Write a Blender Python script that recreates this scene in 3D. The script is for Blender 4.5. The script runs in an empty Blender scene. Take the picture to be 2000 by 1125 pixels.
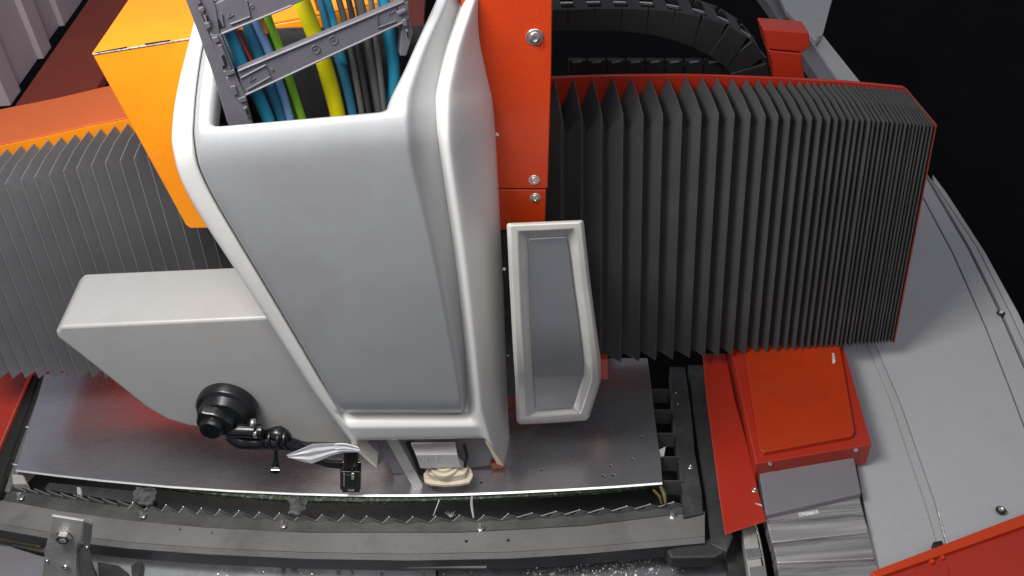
import bpy, bmesh, math, random
from mathutils import Vector, Matrix
random.seed(7)
V = Vector
# ------------------------------------------------------------ camera
sc = bpy.context.scene
FOC = 1900.0; PITCH = math.radians(40); ROLL = math.radians(4)
CAM = V((0, 0, 1.8))
FW = V((0, math.cos(PITCH), -math.sin(PITCH)))
R0 = V((1, 0, 0)); U0 = V((0, math.sin(PITCH), math.cos(PITCH)))
RT = R0*math.cos(ROLL) - U0*math.sin(ROLL)
UP = R0*math.sin(ROLL) + U0*math.cos(ROLL)
cd = bpy.data.cameras.new('camera'); cam = bpy.data.objects.new('camera', cd)
sc.collection.objects.link(cam); sc.camera = cam
cd.sensor_width = 36; cd.lens = 36*FOC/2000; cd.clip_end = 100; cd.clip_start = .05
cam.matrix_world = Matrix(((RT.x, UP.x, -FW.x, CAM.x), (RT.y, UP.y, -FW.y, CAM.y), (RT.z, UP.z, -FW.z, CAM.z), (0, 0, 0, 1)))
sc.view_settings.view_transform = 'Standard'; sc.view_settings.look = 'None'
sc.view_settings.exposure = 0; sc.view_settings.gamma = 1
# ------------------------------------------------------------ room light
w = bpy.data.worlds.new('World'); sc.world = w; w.use_nodes = True
w.node_tree.nodes['Background'].inputs[0].default_value = (.80, .84, 1, 1)
w.node_tree.nodes['Background'].inputs[1].default_value = .26
def area(name, loc, target, size, sizey, power, col=(1, 1, 1)):
    l = bpy.data.lights.new(name, 'AREA'); l.shape = 'RECTANGLE'; l.size = size; l.size_y = sizey
    l.energy = power; l.color = col
    o = bpy.data.objects.new(name, l); sc.collection.objects.link(o); o.location = loc
    o.rotation_euler = (V(target)-V(loc)).to_track_quat('-Z', 'Y').to_euler()
area('ceiling_lamp_key', (-.78, .88, 2.2), (-.25, 1.5, .6), .9, .6, 47, (1, .985, .96))
area('ceiling_lamp_front', (.5, -.4, 3.0), (.5, 1.4, .0), 1.8, .9, 20, (1, .97, .93))
area('added_fill_under_gantry', (-.62, 2.12, .0), (-.6, 1.86, .11), .6, .06, 7, (1, .95, .9))  # added unseen lamp: lights the beam underside for the sheet's red reflection
# ------------------------------------------------------------ rays
def ray(px, py):
    return (FW + RT*((px-1000)/FOC) + UP*((562.5-py)/FOC))
def PX(px, py, x): d = ray(px, py); return CAM + d*((x-CAM.x)/d.x)
def PY(px, py, y): d = ray(px, py); return CAM + d*((y-CAM.y)/d.y)
def PZ(px, py, z): d = ray(px, py); return CAM + d*((z-CAM.z)/d.z)
def PP(px, py, p, n): d = ray(px, py); return CAM + d*((V(p)-CAM).dot(n)/d.dot(n))
def lerp(a, b, t): return a+(b-a)*t
def pw(tab, x):
    if x <= tab[0][0]:
        a, b = tab[0], tab[1]
    elif x >= tab[-1][0]:
        a, b = tab[-2], tab[-1]
    else:
        for a, b in zip(tab, tab[1:]):
            if a[0] <= x <= b[0]: break
    t = (x-a[0])/(b[0]-a[0])
    return a[1]+(b[1]-a[1])*t
# ------------------------------------------------------------ materials
MATS = {}
def mat(name, col, rough=.5, metal=0, var=.08, vscale=6, bump=.0, bscale=300, coat=0, trans=0, alpha=1, grain=0, rvar=.1, dirt=None, dscale=3, damt=.5, stretch=None, spec=None):
    m = bpy.data.materials.new(name); m.use_nodes = True; nt = m.node_tree; N = nt.nodes; L = nt.links
    b = N['Principled BSDF']; b.inputs['Metallic'].default_value = metal
    b.inputs['Coat Weight'].default_value = coat; b.inputs['Coat Roughness'].default_value = .15
    b.inputs['Transmission Weight'].default_value = trans; b.inputs['Alpha'].default_value = alpha
    if spec is not None: b.inputs['Specular IOR Level'].default_value = spec
    tc = N.new('ShaderNodeTexCoord'); src = tc.outputs['Object']
    if stretch:
        mp = N.new('ShaderNodeMapping'); mp.inputs['Scale'].default_value = stretch; L.new(src, mp.inputs[0]); src = mp.outputs[0]
    n1 = N.new('ShaderNodeTexNoise'); n1.inputs['Scale'].default_value = vscale; n1.inputs['Detail'].default_value = 6; L.new(src, n1.inputs['Vector'])
    r = N.new('ShaderNodeValToRGB'); L.new(n1.outputs['Fac'], r.inputs[0])
    r.color_ramp.elements[0].position = .3; r.color_ramp.elements[1].position = .7
    r.color_ramp.elements[0].color = tuple(c*(1-var) for c in col)+(1,)
    r.color_ramp.elements[1].color = tuple(min(1, c*(1+var)) for c in col)+(1,)
    out = r.outputs[0]
    if dirt:
        n2 = N.new('ShaderNodeTexNoise'); n2.inputs['Scale'].default_value = dscale; n2.inputs['Detail'].default_value = 8; n2.inputs['Roughness'].default_value = .65
        L.new(src, n2.inputs['Vector'])
        r2 = N.new('ShaderNodeValToRGB'); L.new(n2.outputs['Fac'], r2.inputs[0]); r2.color_ramp.elements[0].position = .5; r2.color_ramp.elements[1].position = .72
        r2.color_ramp.elements[1].color = (damt,)*3+(1,)
        mx = N.new('ShaderNodeMix'); mx.data_type = 'RGBA'; L.new(r2.outputs[0], mx.inputs[0]); L.new(out, mx.inputs[6]); mx.inputs[7].default_value = dirt+(1,)
        out = mx.outputs[2]
    if grain:
        n3 = N.new('ShaderNodeTexNoise'); n3.inputs['Scale'].default_value = 420; n3.inputs['Detail'].default_value = 2; L.new(tc.outputs['Object'], n3.inputs['Vector'])
        mr = N.new('ShaderNodeMapRange'); mr.inputs[1].default_value = .25; mr.inputs[2].default_value = .75; mr.inputs[3].default_value = 1-grain; mr.inputs[4].default_value = 1+grain
        L.new(n3.outputs['Fac'], mr.inputs[0])
        mm = N.new('ShaderNodeMix'); mm.data_type = 'RGBA'; mm.blend_type = 'MULTIPLY'; mm.inputs[0].default_value = 1
        L.new(out, mm.inputs[6]); L.new(mr.outputs[0], mm.inputs[7]); out = mm.outputs[2]
    L.new(out, b.inputs['Base Color'])
    mr2 = N.new('ShaderNodeMapRange'); mr2.inputs[3].default_value = max(.02, rough-rvar); mr2.inputs[4].default_value = min(1, rough+rvar)
    n4 = N.new('ShaderNodeTexNoise'); n4.inputs['Scale'].default_value = vscale*3; n4.inputs['Detail'].default_value = 5; L.new(src, n4.inputs['Vector'])
    L.new(n4.outputs['Fac'], mr2.inputs[0]); L.new(mr2.outputs[0], b.inputs['Roughness'])
    if bump:
        n5 = N.new('ShaderNodeTexNoise'); n5.inputs['Scale'].default_value = bscale; n5.inputs['Detail'].default_value = 3; L.new(src, n5.inputs['Vector'])
        bp = N.new('ShaderNodeBump'); bp.inputs['Strength'].default_value = bump; bp.inputs['Distance'].default_value = .002; L.new(n5.outputs['Fac'], bp.inputs['Height'])
        L.new(bp.outputs[0], b.inputs['Normal'])
    MATS[name] = m; return m
shell_m = mat('off_white_gloss_plastic', (.73, .72, .695), .38, 0, .03, 4, .05, 60, coat=.2, grain=.05, dirt=(.50, .47, .40), dscale=2.2, damt=.35)
rim_m = mat('cream_grey_gloss_plastic', (.60, .585, .54), .32, 0, .04, 6, .05, 60, coat=.3, grain=.05, dirt=(.36, .34, .28), dscale=7, damt=.4)
panel_m = mat('silver_grey_paint', (.43, .44, .45), .40, .3, .05, 3, .05, 500, coat=.15, grain=.06, dirt=(.34, .33, .33), dscale=2.6, damt=.55)
cover_m = mat('light_grey_powder_coat', (.40, .395, .385), .42, 0, .04, 3, .1, 350, coat=.1, grain=.07, dirt=(.30, .285, .26), dscale=3.2, damt=.5)
inlay_m = mat('slate_grey_paint', (.25, .26, .28), .35, .2, .05, 5, .05, 400, coat=.3, grain=.08)
orange_m = mat('orange_powder_coat', (.95, .30, .008), .42, 0, .04, 4, .22, 320, grain=.08, coat=.1, dirt=(.72, .20, .006), dscale=5, damt=.35)
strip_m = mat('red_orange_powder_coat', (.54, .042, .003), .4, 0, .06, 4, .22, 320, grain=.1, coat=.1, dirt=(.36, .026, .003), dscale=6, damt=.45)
lid_m = mat('deep_orange_red_paint', (.42, .034, .004), .4, 0, .08, 4, .2, 320, grain=.09, coat=.15, dirt=(.25, .02, .003), dscale=7, damt=.4)
red_m = mat('red_powder_coat', (.38, .024, .009), .4, 0, .06, 4, .12, 320, grain=.08, coat=.15, dirt=(.28, .03, .015), dscale=6, damt=.3)
beamtop_m = mat('orange_red_paint', (.58, .12, .03), .45, 0, .05, 4, .1, 320, grain=.08)
bellow_m = mat('grey_bellows_fabric', (.175, .172, .18), .62, 0, .07, 8, .25, 700, grain=.12, spec=.35)
bellow_shade_m = mat('shade_dark_bellows_fabric', (.072, .072, .075), .75, 0, .07, 8, .25, 700, grain=.14, spec=.2, dirt=(.10, .095, .093), dscale=5, damt=.7)  # bellows fabric darkened so the colour carries the shade on the right
chain_m = mat('grey_chain_plastic', (.125, .118, .138), .48, 0, .08, 20, .1, 300, grain=.1)
blackchain_m = mat('black_chain_plastic', (.012, .012, .013), .5, 0, .1, 20, .1, 300)
black_m = mat('black_plastic', (.008, .009, .010), .3, 0, .1, 20, coat=.2)
rubber_m = mat('black_rubber', (.012, .013, .012), .6, 0, .2, 20, .2, 200)
sheet_m = mat('mill_finish_sheet_steel', (.56, .545, .57), .27, .88, .04, 4, 0, 900, stretch=(1.5, 5, 1), grain=.10, rvar=.04)
steel_m = mat('bright_steel', (.62, .61, .58), .3, .9, .08, 15, .1, 200)
zpl_m = mat('satin_zinc_plate', (.66, .66, .67), .38, .35, .1, 12, .1, 150, grain=.08, dirt=(.4, .38, .35), dscale=20, damt=.5)
edge_m = mat('edge_highlight_metal', (.92, .92, .90), .45, .8, .03, 40)  # near-white metal paints the highlight along the sheet's front edge
zinc_m = mat('zinc_bolt', (.75, .74, .70), .25, .95, .08, 30)
worn_m = mat('worn_galvanised_steel', (.50, .49, .46), .42, .25, .2, 9, .25, 120, grain=.15, dirt=(.16, .13, .08), dscale=14, damt=.7)
rail_m = mat('dusty_grey_steel', (.195, .187, .178), .5, .25, .10, 7, .15, 180, grain=.14, dirt=(.11, .10, .09), dscale=9, damt=.6)
dark_m = mat('dark_painted_steel', (.045, .045, .047), .5, .2, .2, 12, .3, 120, grain=.2, dirt=(.10, .095, .09), dscale=18, damt=.6)
comb_m = mat('sooty_steel', (.085, .085, .082), .55, .3, .3, 15, .4, 90, grain=.2, dirt=(.11, .10, .085), dscale=25, damt=.7)
trough_m = mat('trough_black', (.012, .012, .013), .8, 0, .4, 20, .3, 60)  # even near-black colour for the trough
slag_m = mat('green_black_slag', (.03, .045, .025), .6, .2, .5, 60, .9, 150, grain=.3, dirt=(.30, .33, .24), dscale=110, damt=.9)
grime_m = mat('grey_slag_crust', (.10, .105, .10), .7, .2, .7, 60, 1.0, 90, grain=.3)
cab_m = mat('cabinet_grey_paint', (.395, .40, .41), .45, 0, .04, 3, .15, 320, grain=.09, dirt=(.31, .31, .30), dscale=3, damt=.5)
wall_m = mat('mauve_grey_sheet', (.40, .34, .37), .5, 0, .06, 3, .1, 320, grain=.08)
shaded_red_m = mat('shade_dark_red_paint', (.24, .04, .022), .5, 0, .08, 3, .1, 320, grain=.1)  # red paint darkened to hold the shadow the frame lies in
floor_m = mat('unlit_black_backdrop', (.004, .004, .005), .9, 0, .2, 2, spec=.1)  # near-black colour stands for the unlit dark around the machine
pan_m = mat('blue_grey_pan', (.30, .31, .33), .5, .2, .12, 8, .2, 160, grain=.16, dirt=(.09, .09, .095), dscale=11, damt=.5)
pandark_m = mat('sooty_blue_grey_pan', (.13, .135, .145), .55, .2, .2, 10, .3, 140, grain=.2, dirt=(.2, .2, .2), dscale=30, damt=.6)
tele_m = mat('brushed_way_cover_steel', (.46, .445, .43), .36, .6, .45, 3, .1, 200, stretch=(.8, 16, 2), grain=.1, dirt=(.07, .07, .07), dscale=4, damt=.85)
plate_m = mat('grey_way_cover_paint', (.20, .19, .21), .45, .1, .05, 6, .1, 300, grain=.08)
cream_m = mat('cream_ceramic_housing', (.66, .58, .45), .4, 0, .15, 20, .15, 90, dirt=(.30, .22, .13), dscale=22, damt=.5)
label_m = mat('worn_white_label', (.6, .6, .58), .5, 0, .3, 90, dirt=(.04, .04, .04), dscale=160, damt=1)
brass_m = mat('olive_brown_tube', (.10, .08, .025), .5, .2, .3, 15, .3, 90, dirt=(.22, .17, .04), dscale=14, damt=.6)
film_m = mat('milky_plastic_film', (.93, .94, .97), .85, 0, .08, 10, .1, 60, spec=.2, alpha=.84, stretch=(6, 30, 6))
chip_m = mat('metal_chip', (.75, .75, .72), .35, .6, .1, 10)
hole_m = mat('hole_black', (.004, .004, .004), .9, 0, 0)
def cable_mat(n, c, r=.42): return mat(n, c, r, 0, .06, 12, .05, 200)
c_blue = cable_mat('blue_cable_jacket', (.03, .30, .48)); c_lblue = cable_mat('light_blue_cable_jacket', (.20, .36, .66)); c_dblue = cable_mat('dull_blue_cable_jacket', (.04, .20, .33))
c_green = cable_mat('green_cable_jacket', (.20, .46, .03)); c_dgreen = cable_mat('dark_green_cable_jacket', (.06, .14, .03)); c_yel = cable_mat('yellow_hose_jacket', (.88, .78, .01)); c_grey = cable_mat('grey_cable_jacket', (.14, .135, .13)); c_dgrey = cable_mat('dark_grey_cable_jacket', (.045, .045, .05)); c_red = cable_mat('red_wire_jacket', (.55, .04, .01)); c_or = cable_mat('orange_wire_jacket', (.85, .2, .01))
# ------------------------------------------------------------ building helpers
COL = sc.collection
def link(o, parent=None):
    COL.objects.link(o)
    if parent: o.parent = parent
    return o
def tag(o, label=None, cat=None, group=None, kind=None):
    if label: o['label'] = label
    if cat: o['category'] = cat
    if group: o['group'] = group
    if kind: o['kind'] = kind
    return o
def thing(name, loc, label, cat, group=None):
    o = bpy.data.objects.new(name, None); o.empty_display_size = .02; o.location = loc
    COL.objects.link(o); return tag(o, label, cat, group)
def worldloc(o):
    p = V(o.location)
    while o.parent: o = o.parent; p += V(o.location)
    return p
def obj(name, vs, fs, m, parent=None, smooth=False, bevel=0, sub=0, seg=2, solid=0, autosm=None):
    org = worldloc(parent) if parent else sum((V(v) for v in vs), V())/len(vs)
    me = bpy.data.meshes.new(name); me.from_pydata([tuple(V(v)-org) for v in vs], [], fs); me.materials.append(m)
    bm = bmesh.new(); bm.from_mesh(me); bmesh.ops.recalc_face_normals(bm, faces=bm.faces); bm.to_mesh(me); bm.free()
    if smooth: me.polygons.foreach_set('use_smooth', [True]*len(me.polygons))
    o = bpy.data.objects.new(name, me); link(o, parent)
    if not parent: o.location = org
    if solid: s = o.modifiers.new('thick', 'SOLIDIFY'); s.thickness = solid; s.offset = -1
    if bevel:
        b = o.modifiers.new('bev', 'BEVEL'); b.width = bevel; b.segments = seg; b.limit_method = 'ANGLE'; b.angle_limit = math.radians(30)
        if seg > 1 or autosm:
            me.polygons.foreach_set('use_smooth', [True]*len(me.polygons)); b.harden_normals = True
    if sub: s = o.modifiers.new('sub', 'SUBSURF'); s.levels = s.render_levels = sub
    return o
class B:
    def __init__(s): s.v = []; s.f = []
    def add(s, vs, fs):
        n = len(s.v); s.v += [V(v) for v in vs]; s.f += [tuple(i+n for i in f) for f in fs]
    def prism(s, poly, vec):
        n = len(poly); vec = V(vec); a = [V(p) for p in poly]
        s.add(a+[p+vec for p in a], [tuple(range(n)), tuple(range(2*n-1, n-1, -1))]+[(i, (i+1) % n, (i+1) % n+n, i+n) for i in range(n)]); return s
    def strip(s, A, Bv, vec):      # solid ribbon between polylines A and B (same length), thickness vec
        n = len(A); vec = V(vec); A = [V(p) for p in A]; Bv = [V(p) for p in Bv]
        vs = A+Bv+[p+vec for p in A]+[p+vec for p in Bv]; fs = []
        for i in range(n-1):
            fs += [(i, i+1, n+i+1, n+i), (2*n+i, 3*n+i, 3*n+i+1, 2*n+i+1), (i, 2*n+i, 2*n+i+1, i+1), (n+i, n+i+1, 3*n+i+1, 3*n+i)]
        fs += [(0, n, 3*n, 2*n), (n-1, 3*n-1, 4*n-1, 2*n-1)]
        s.add(vs, fs); return s
    def tube(s, pts, r, n=12, steps=6, caps=True, flat=1):
        pts = [V(p) for p in pts]; P = []
        rr = r if isinstance(r, (list, tuple)) else [r]*len(pts); RR = []
        if steps > 1 and len(pts) > 2:
            Q = [pts[0]*2-pts[1]]+pts+[pts[-1]*2-pts[-2]]
            for i in range(1, len(Q)-2):
                for k in range(steps):
                    t = k/steps; a, b, c, d = Q[i-1:i+3]
                    P.append(.5*((2*b)+(c-a)*t+(2*a-5*b+4*c-d)*t*t+(3*b-a-3*c+d)*t**3)); RR.append(lerp(rr[i-1], rr[i], t))
            P.append(pts[-1]); RR.append(rr[-1])
        else: P = pts; RR = rr
        vs = []; fs = []; up = None
        for i, p in enumerate(P):
            d = (P[min(i+1, len(P)-1)]-P[max(i-1, 0)]).normalized()
            if up is None: up = d.orthogonal().normalized()
            up = (up-d*up.dot(d)).normalized(); sd = d.cross(up)
            for k in range(n):
                a = 2*math.pi*k/n; vs.append(p+(up*math.cos(a)+sd*math.sin(a)*flat)*RR[i])
        for i in range(len(P)-1):
            for k in range(n):
                fs.append((i*n+k, i*n+(k+1) % n, (i+1)*n+(k+1) % n, (i+1)*n+k))
        if caps: fs += [tuple(range(n-1, -1, -1)), tuple((len(P)-1)*n+k for k in range(n))]
        s.add(vs, fs); return s
    def lathe(s, org, axis, prof, n=32, sx=1):
        axis = V(axis).normalized(); u = axis.orthogonal().normalized(); w_ = axis.cross(u); vs = []; fs = []
        for (r, h) in prof:
            for k in range(n):
                a = 2*math.pi*k/n; vs.append(V(org)+axis*h+(u*math.cos(a)+w_*math.sin(a)*sx)*r)
        for i in range(len(prof)-1):
            for k in range(n): fs.append((i*n+k, i*n+(k+1) % n, (i+1)*n+(k+1) % n, (i+1)*n+k))
        fs += [tuple(range(n-1, -1, -1)), tuple((len(prof)-1)*n+k for k in range(n))]
        s.add(vs, fs); return s
    def box(s, c, sz, rot=None):
        c = V(c); vs = []
        for x in (-.5, .5):
            for y in (-.5, .5):
                for z in (-.5, .5):
                    p = V((x*sz[0], y*sz[1], z*sz[2]))
                    if rot: p = rot @ p
                    vs.append(c+p)
        s.add(vs, [(0, 1, 3, 2), (4, 6, 7, 5), (0, 4, 5, 1), (2, 3, 7, 6), (0, 2, 6, 4), (1, 5, 7, 3)]); return s
    def build(s, name, m, parent=None, **k): return obj(name, s.v, s.f, m, parent, **k)
def autosmooth(o, ang=35):
    me = o.data
    me.polygons.foreach_set('use_smooth', [True]*len(me.polygons))
    try: me.set_sharp_from_angle(angle=math.radians(ang))
    except Exception: pass
    return o
def holes_plate(name, outline, holes, thick, m, parent=None):
    """horizontal plate with real round holes; outline & holes given as world points (z taken from first)"""
    z = outline[0].z; cu = bpy.data.curves.new(name, 'CURVE'); cu.dimensions = '2D'; cu.fill_mode = 'BOTH'
    cu.extrude = thick/2; cu.bevel_depth = .0008; cu.bevel_resolution = 0
    def sp(P):
        s_ = cu.splines.new('POLY'); s_.points.add(len(P)-1)
        for q, p in zip(s_.points, P): q.co = (p[0], p[1], 0, 1)
        s_.use_cyclic_u = True
    sp(outline)
    for (c, r) in holes: sp([(c.x+r*math.cos(a*math.pi/8), c.y+r*math.sin(a*math.pi/8)) for a in range(16)])
    t = bpy.data.objects.new('tmp', cu); COL.objects.link(t)
    dg = bpy.context.evaluated_depsgraph_get(); me = bpy.data.meshes.new_from_object(t.evaluated_get(dg))
    vs = [V((v.co.x, v.co.y, v.co.z+z-thick/2)) for v in me.vertices]; fs = [tuple(p.vertices) for p in me.polygons]
    bpy.data.objects.remove(t); bpy.data.curves.remove(cu)
    return obj(name, vs, fs, m, parent)
# bolt meshes (local +Z is the outward axis)
def lathe_mesh(name, prof, m, n=24, hexn=None):
    b = B(); b.lathe((0, 0, 0), (0, 0, 1), prof, n); me = bpy.data.meshes.new(name)
    me.from_pydata([tuple(v) for v in b.v], [], b.f); me.materials.append(m)
    bm = bmesh.new(); bm.from_mesh(me); bmesh.ops.recalc_face_normals(bm, faces=bm.faces); bm.to_mesh(me); bm.free()
    if n > 8: me.polygons.foreach_set('use_smooth', [True]*len(me.polygons)); me.set_sharp_from_angle(angle=math.radians(35))
    return me
washer_me = lathe_mesh('washer', [(1.0, 0), (1.0, .12), (.95, .16), (.1, .16)], zinc_m)
head_me = lathe_mesh('screw_head', [(.68, .16), (.68, .4), (.6, .52), (.36, .56), (.34, .3), (.02, .3)], zinc_m)
nut_me = lathe_mesh('hex_nut', [(.95, 0), (.95, .6), (.85, .68), (.5, .68), (.48, .3), (.02, .3)], zinc_m, 6)
stud_me = lathe_mesh('stud', [(.6, 0), (.6, 1.7), (.5, 1.85), (.02, 1.85)], zinc_m, 14)
def inst(name, me, p, n, r, parent, m=None):
    o = bpy.data.objects.new(name, me); link(o, parent); n = V(n).normalized()
    o.rotation_euler = n.to_track_quat('Z', 'Y').to_euler(); o.scale = (r, r, r)
    o.location = V(p)-(worldloc(parent) if parent else V())
    return o
def bolt(p, n, r, parent, kind='screw'):
    w0 = inst('bolt', washer_me, p, n, r, parent)
    h = bpy.data.objects.new('bolt_head', head_me if kind == 'screw' else nut_me); link(h, w0)
    if kind == 'nut': h.location.z = .16
    return w0
# ================================================================ SETTING
f = obj('floor', [(-9, -3, -1.1), (9, -3, -1.1), (9, 14, -1.1), (-9, 14, -1.1)], [(0, 1, 2, 3)], floor_m); f['kind'] = 'structure'  # added backdrop plane, black like the unlit surroundings
# ================================================================ PLANES
YF, YBOX, YB = 1.42, 1.62, 1.75
# ---------------------------------------------------------------- gantry beam + bellows
def ridge_geo(cx, side):
    if side == 'R':
        cy = pw([(1060, 230), (1200, 224), (1400, 222), (1570, 228), (1700, 234), (1834, 246)], cx)
        bx = pw([(1060, 1062), (1234, 1228), (1834, 1752)], cx); by = pw([(1060, 716), (1225, 706), (1400, 695), (1600, 682), (1752, 667)], bx)
    else:
        cy = pw([(-220, 402), (12, 358), (122, 333), (260, 308), (600, 262)], cx)
        bx = cx+pw([(-220, 158), (0, 145), (300, 122), (600, 90)], cx); by = pw([(-100, 738), (200, 737), (600, 728)], bx)
    A = PY(cx, cy, YB); D = PY(bx, by, YB)
    return A, D
DT = .152; DEP = .033
def fold_rows(A, D, off):
    """profile from bottom front to corner to rear, pushed in by off"""
    k = (A-D).normalized()
    o2 = off
    return [D+V((0, o2, 0)), lerp(D, A, .5)+V((0, o2, 0)), A+V((0, o2, -max(off, 0)*1.85+min(-off, 0)*0)), A+V((0, .5*DT, -off*1.9)), V((A.x*.99, A.y+DT, A.z-off*2.1))]
def make_bellows(name, cxs, side, label, m, loc):
    t = thing(name, loc, label, 'bellows cover')
    ga = [ridge_geo(c, side) for c in cxs]
    for i in range(1, len(cxs)-1):
        A, D = ga[i]; rk = .27 if side == 'R' else .70; Al = lerp(ga[i-1][0], A, rk); Dl = lerp(ga[i-1][1], D, rk); Ar = lerp(A, ga[i+1][0], rk); Dr = lerp(D, ga[i+1][1], rk)
        pitch = (Ar-Al).length; lip = min(.0016, pitch*.12)
        jit = random.uniform(-.0015, .0015); J = V((jit, random.uniform(-.002, .001), 0))
        cols = []; TS = (1, .75, .5, .3, .14, .04)
        for t_ in TS:
            dd = DEP*(1-(1-t_)**1.2)
            cols.append(fold_rows(lerp(A+J, Al, t_)+V((-lip, 0, 0))*(t_ < 1), lerp(D+J, Dl, t_)+V((-lip, 0, 0))*(t_ < 1), dd))
        cols.append(fold_rows(A+J+V((-lip*.6, 0, 0)), D+J+V((-lip*.6, 0, 0)), -.0015)); cols.append(fold_rows(A+J+V((lip*.6, 0, 0)), D+J+V((lip*.6, 0, 0)), -.0015))
        for t_ in TS[::-1]:
            dd = DEP*(1-(1-t_)**1.2)
            cols.append(fold_rows(lerp(A+J, Ar, t_)+V((lip, 0, 0))*(t_ < 1), lerp(D+J, Dr, t_)+V((lip, 0, 0))*(t_ < 1), dd))
        vs = [p for c in cols for p in c]; n = 5; fs = []
        for a in range(len(cols)-1):
            for b in range(n-1): fs.append((a*n+b, (a+1)*n+b, (a+1)*n+b+1, a*n+b+1))
        autosmooth(obj('fold', vs, fs, m, t), 28)
    return t, ga
cxsL = [12+27.8*k for k in range(-8, 20)]
bl, gaL = make_bellows('bellows', cxsL, 'L', 'grey pleated bellows on the left of the cutting head, folds wide open', bellow_m, (-.9, YB, .1))
cx = 1056; cxsR = [cx]; sp = 40.5
while cx < 1826:
    sp = pw([(1050, 40.5), (1320, 38), (1420, 31), (1500, 26), (1570, 20), (1640, 13.5), (1720, 9), (1830, 6.6)], cx); cx += sp; cxsR.append(cx)
br, gaR = make_bellows('bellows', cxsR, 'R', 'shade-darkened pleated bellows on the right of the cutting head, squeezed tight at its far end', bellow_shade_m, (.5, YB, .1))
# beam
t = thing('gantry_beam', (0, 1.95, .15), 'red gantry beam lying behind the pleated bellows', 'gantry')
for ga, nm in ((gaL, 'rear_flange'), (gaR, 'rear_flange')):
    top = [V((g[0].x*.99, YB+DT+.006, g[0].z+(.009 if ga is gaL else .004))) for g in ga[::3]+[ga[-1]]]; bot = [V((p.x, p.y, p.z-.12)) for p in top]
    B().strip(top, bot, (0, .004, 0)).build(nm, red_m if ga is gaR else orange_m, t)
B().box(((gaR[0][0].x+gaR[-1][0].x)/2, YB+.045+.04, .36), (gaR[-1][0].x-gaR[0][0].x, .08, .58)).build('beam_body', red_m, t, bevel=.004)
B().box((-.48, YB+.16, .36), (1.5, .22, .5)).build('beam_body', red_m, t, bevel=.004)
# orange top plate, left
top = [V((g[0].x*.99, YB+DT+.012, g[0].z+.012)) for g in gaL]
rear = []
for g in gaL:
    p = V((g[0].x, YB+DT+.19, g[0].z+.012)); rear.append(p)
B().strip(top, rear, (0, 0, -.02)).build('top_plate', beamtop_m, t, bevel=.003)
# red end plate outline around the right bellows end
A = lerp(gaR[-2][0], gaR[-1][0], .6); D = lerp(gaR[-2][1], gaR[-1][1], .6)
e = B(); e.prism([D+V((.001, -.001, -.002)), A+V((.001, -.001, .002)), V((A.x*.99+.001, A.y+DT+.004, A.z+.004)), V((A.x*.99, A.y+DT+.004, D.z))], (.003, 0, 0)); e.build('end_plate', shaded_red_m, t)
# thin red lip above right pleats
lip = [V((g[0].x*.99, YB+DT+.0105, g[0].z+.0055)) for g in gaR[::2]]
B().strip(lip, [p+V((0, .012, -.004)) for p in lip], (0, 0, -.012)).build('top_plate', red_m, t, bevel=.004)
# ---------------------------------------------------------------- orange carriage cover
t = thing('carriage_cover', (0, YBOX, .3), 'glossy orange folded sheet cover standing behind the white cutting head', 'machine cover')
seam = [(180, 106), (372, 75), (585, 34), (1078, -52)]
tl = PY(180, 107, YBOX); tr = PY(1082, -60, YBOX)
fl = [(180, 108), (374, 77), (590, 37), (790, -4), (790, 300), (500, 446), (371, 447), (362, 440)]
P = [PY(x, y, YBOX) for x, y in fl]
B().prism(P, (0, .10, 0)).build('front_panel', orange_m, t, bevel=.004)
tp = [PY(180, 104, YBOX), PY(374, 73, YBOX), PY(590, 33, YBOX), PY(1078, -62, YBOX)]
zt = [p.z for p in tp]
B().strip(tp, [V((p.x*1.0+(.0 if i else .008), p.y+.30, p.z-.0)) for i, p in enumerate(tp)], (0, 0, -.003)).build('top_panel', orange_m, t)
# the two bent tabs of the seam
for a, b_ in (((186, 104.5), (248, 93)), ((283, 87), (333, 79.5))):
    p0 = PY(a[0], a[1]+1, YBOX-.0012); p1 = PY(b_[0], b_[1]+1, YBOX-.0012)
    B().prism([p0, p1, p1+V((0, 0, .0022)), p0+V((0, 0, .0022))], (0, .002, 0)).build('seam_tab', hole_m, t)
e0 = PY(181, 107, YBOX-.002); e1 = PY(378, 75.5, YBOX-.002)
B().prism([e0, e1, e1+V((0, 0, .0016)), e0+V((0, 0, .0016))], (0, .003, 0)).build('seam_edge', label_m, t)
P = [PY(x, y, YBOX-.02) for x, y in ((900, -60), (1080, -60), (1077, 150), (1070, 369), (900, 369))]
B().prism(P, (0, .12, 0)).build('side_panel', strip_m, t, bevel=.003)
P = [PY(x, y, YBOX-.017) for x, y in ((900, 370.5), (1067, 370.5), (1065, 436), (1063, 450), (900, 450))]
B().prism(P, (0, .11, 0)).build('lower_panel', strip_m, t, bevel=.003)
P = [PY(x, y, YBOX+.02) for x, y in ((940, 452), (1110, 452), (1120, 775), (950, 775))]
B().prism(P, (0, .02, 0)).build('gap_shade_plate', dark_m, t)  # dark sheet added to paint the shade between head and small cover
bolt(PY(1044, 72, YBOX-.02), (0, -1, 0), .0155, t); bolt(PY(1043, 351, YBOX-.02), (0, -1, 0), .0112, t); bolt(PY(1045, 386, YBOX-.017), (0, -1, 0), .0112, t)
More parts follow.
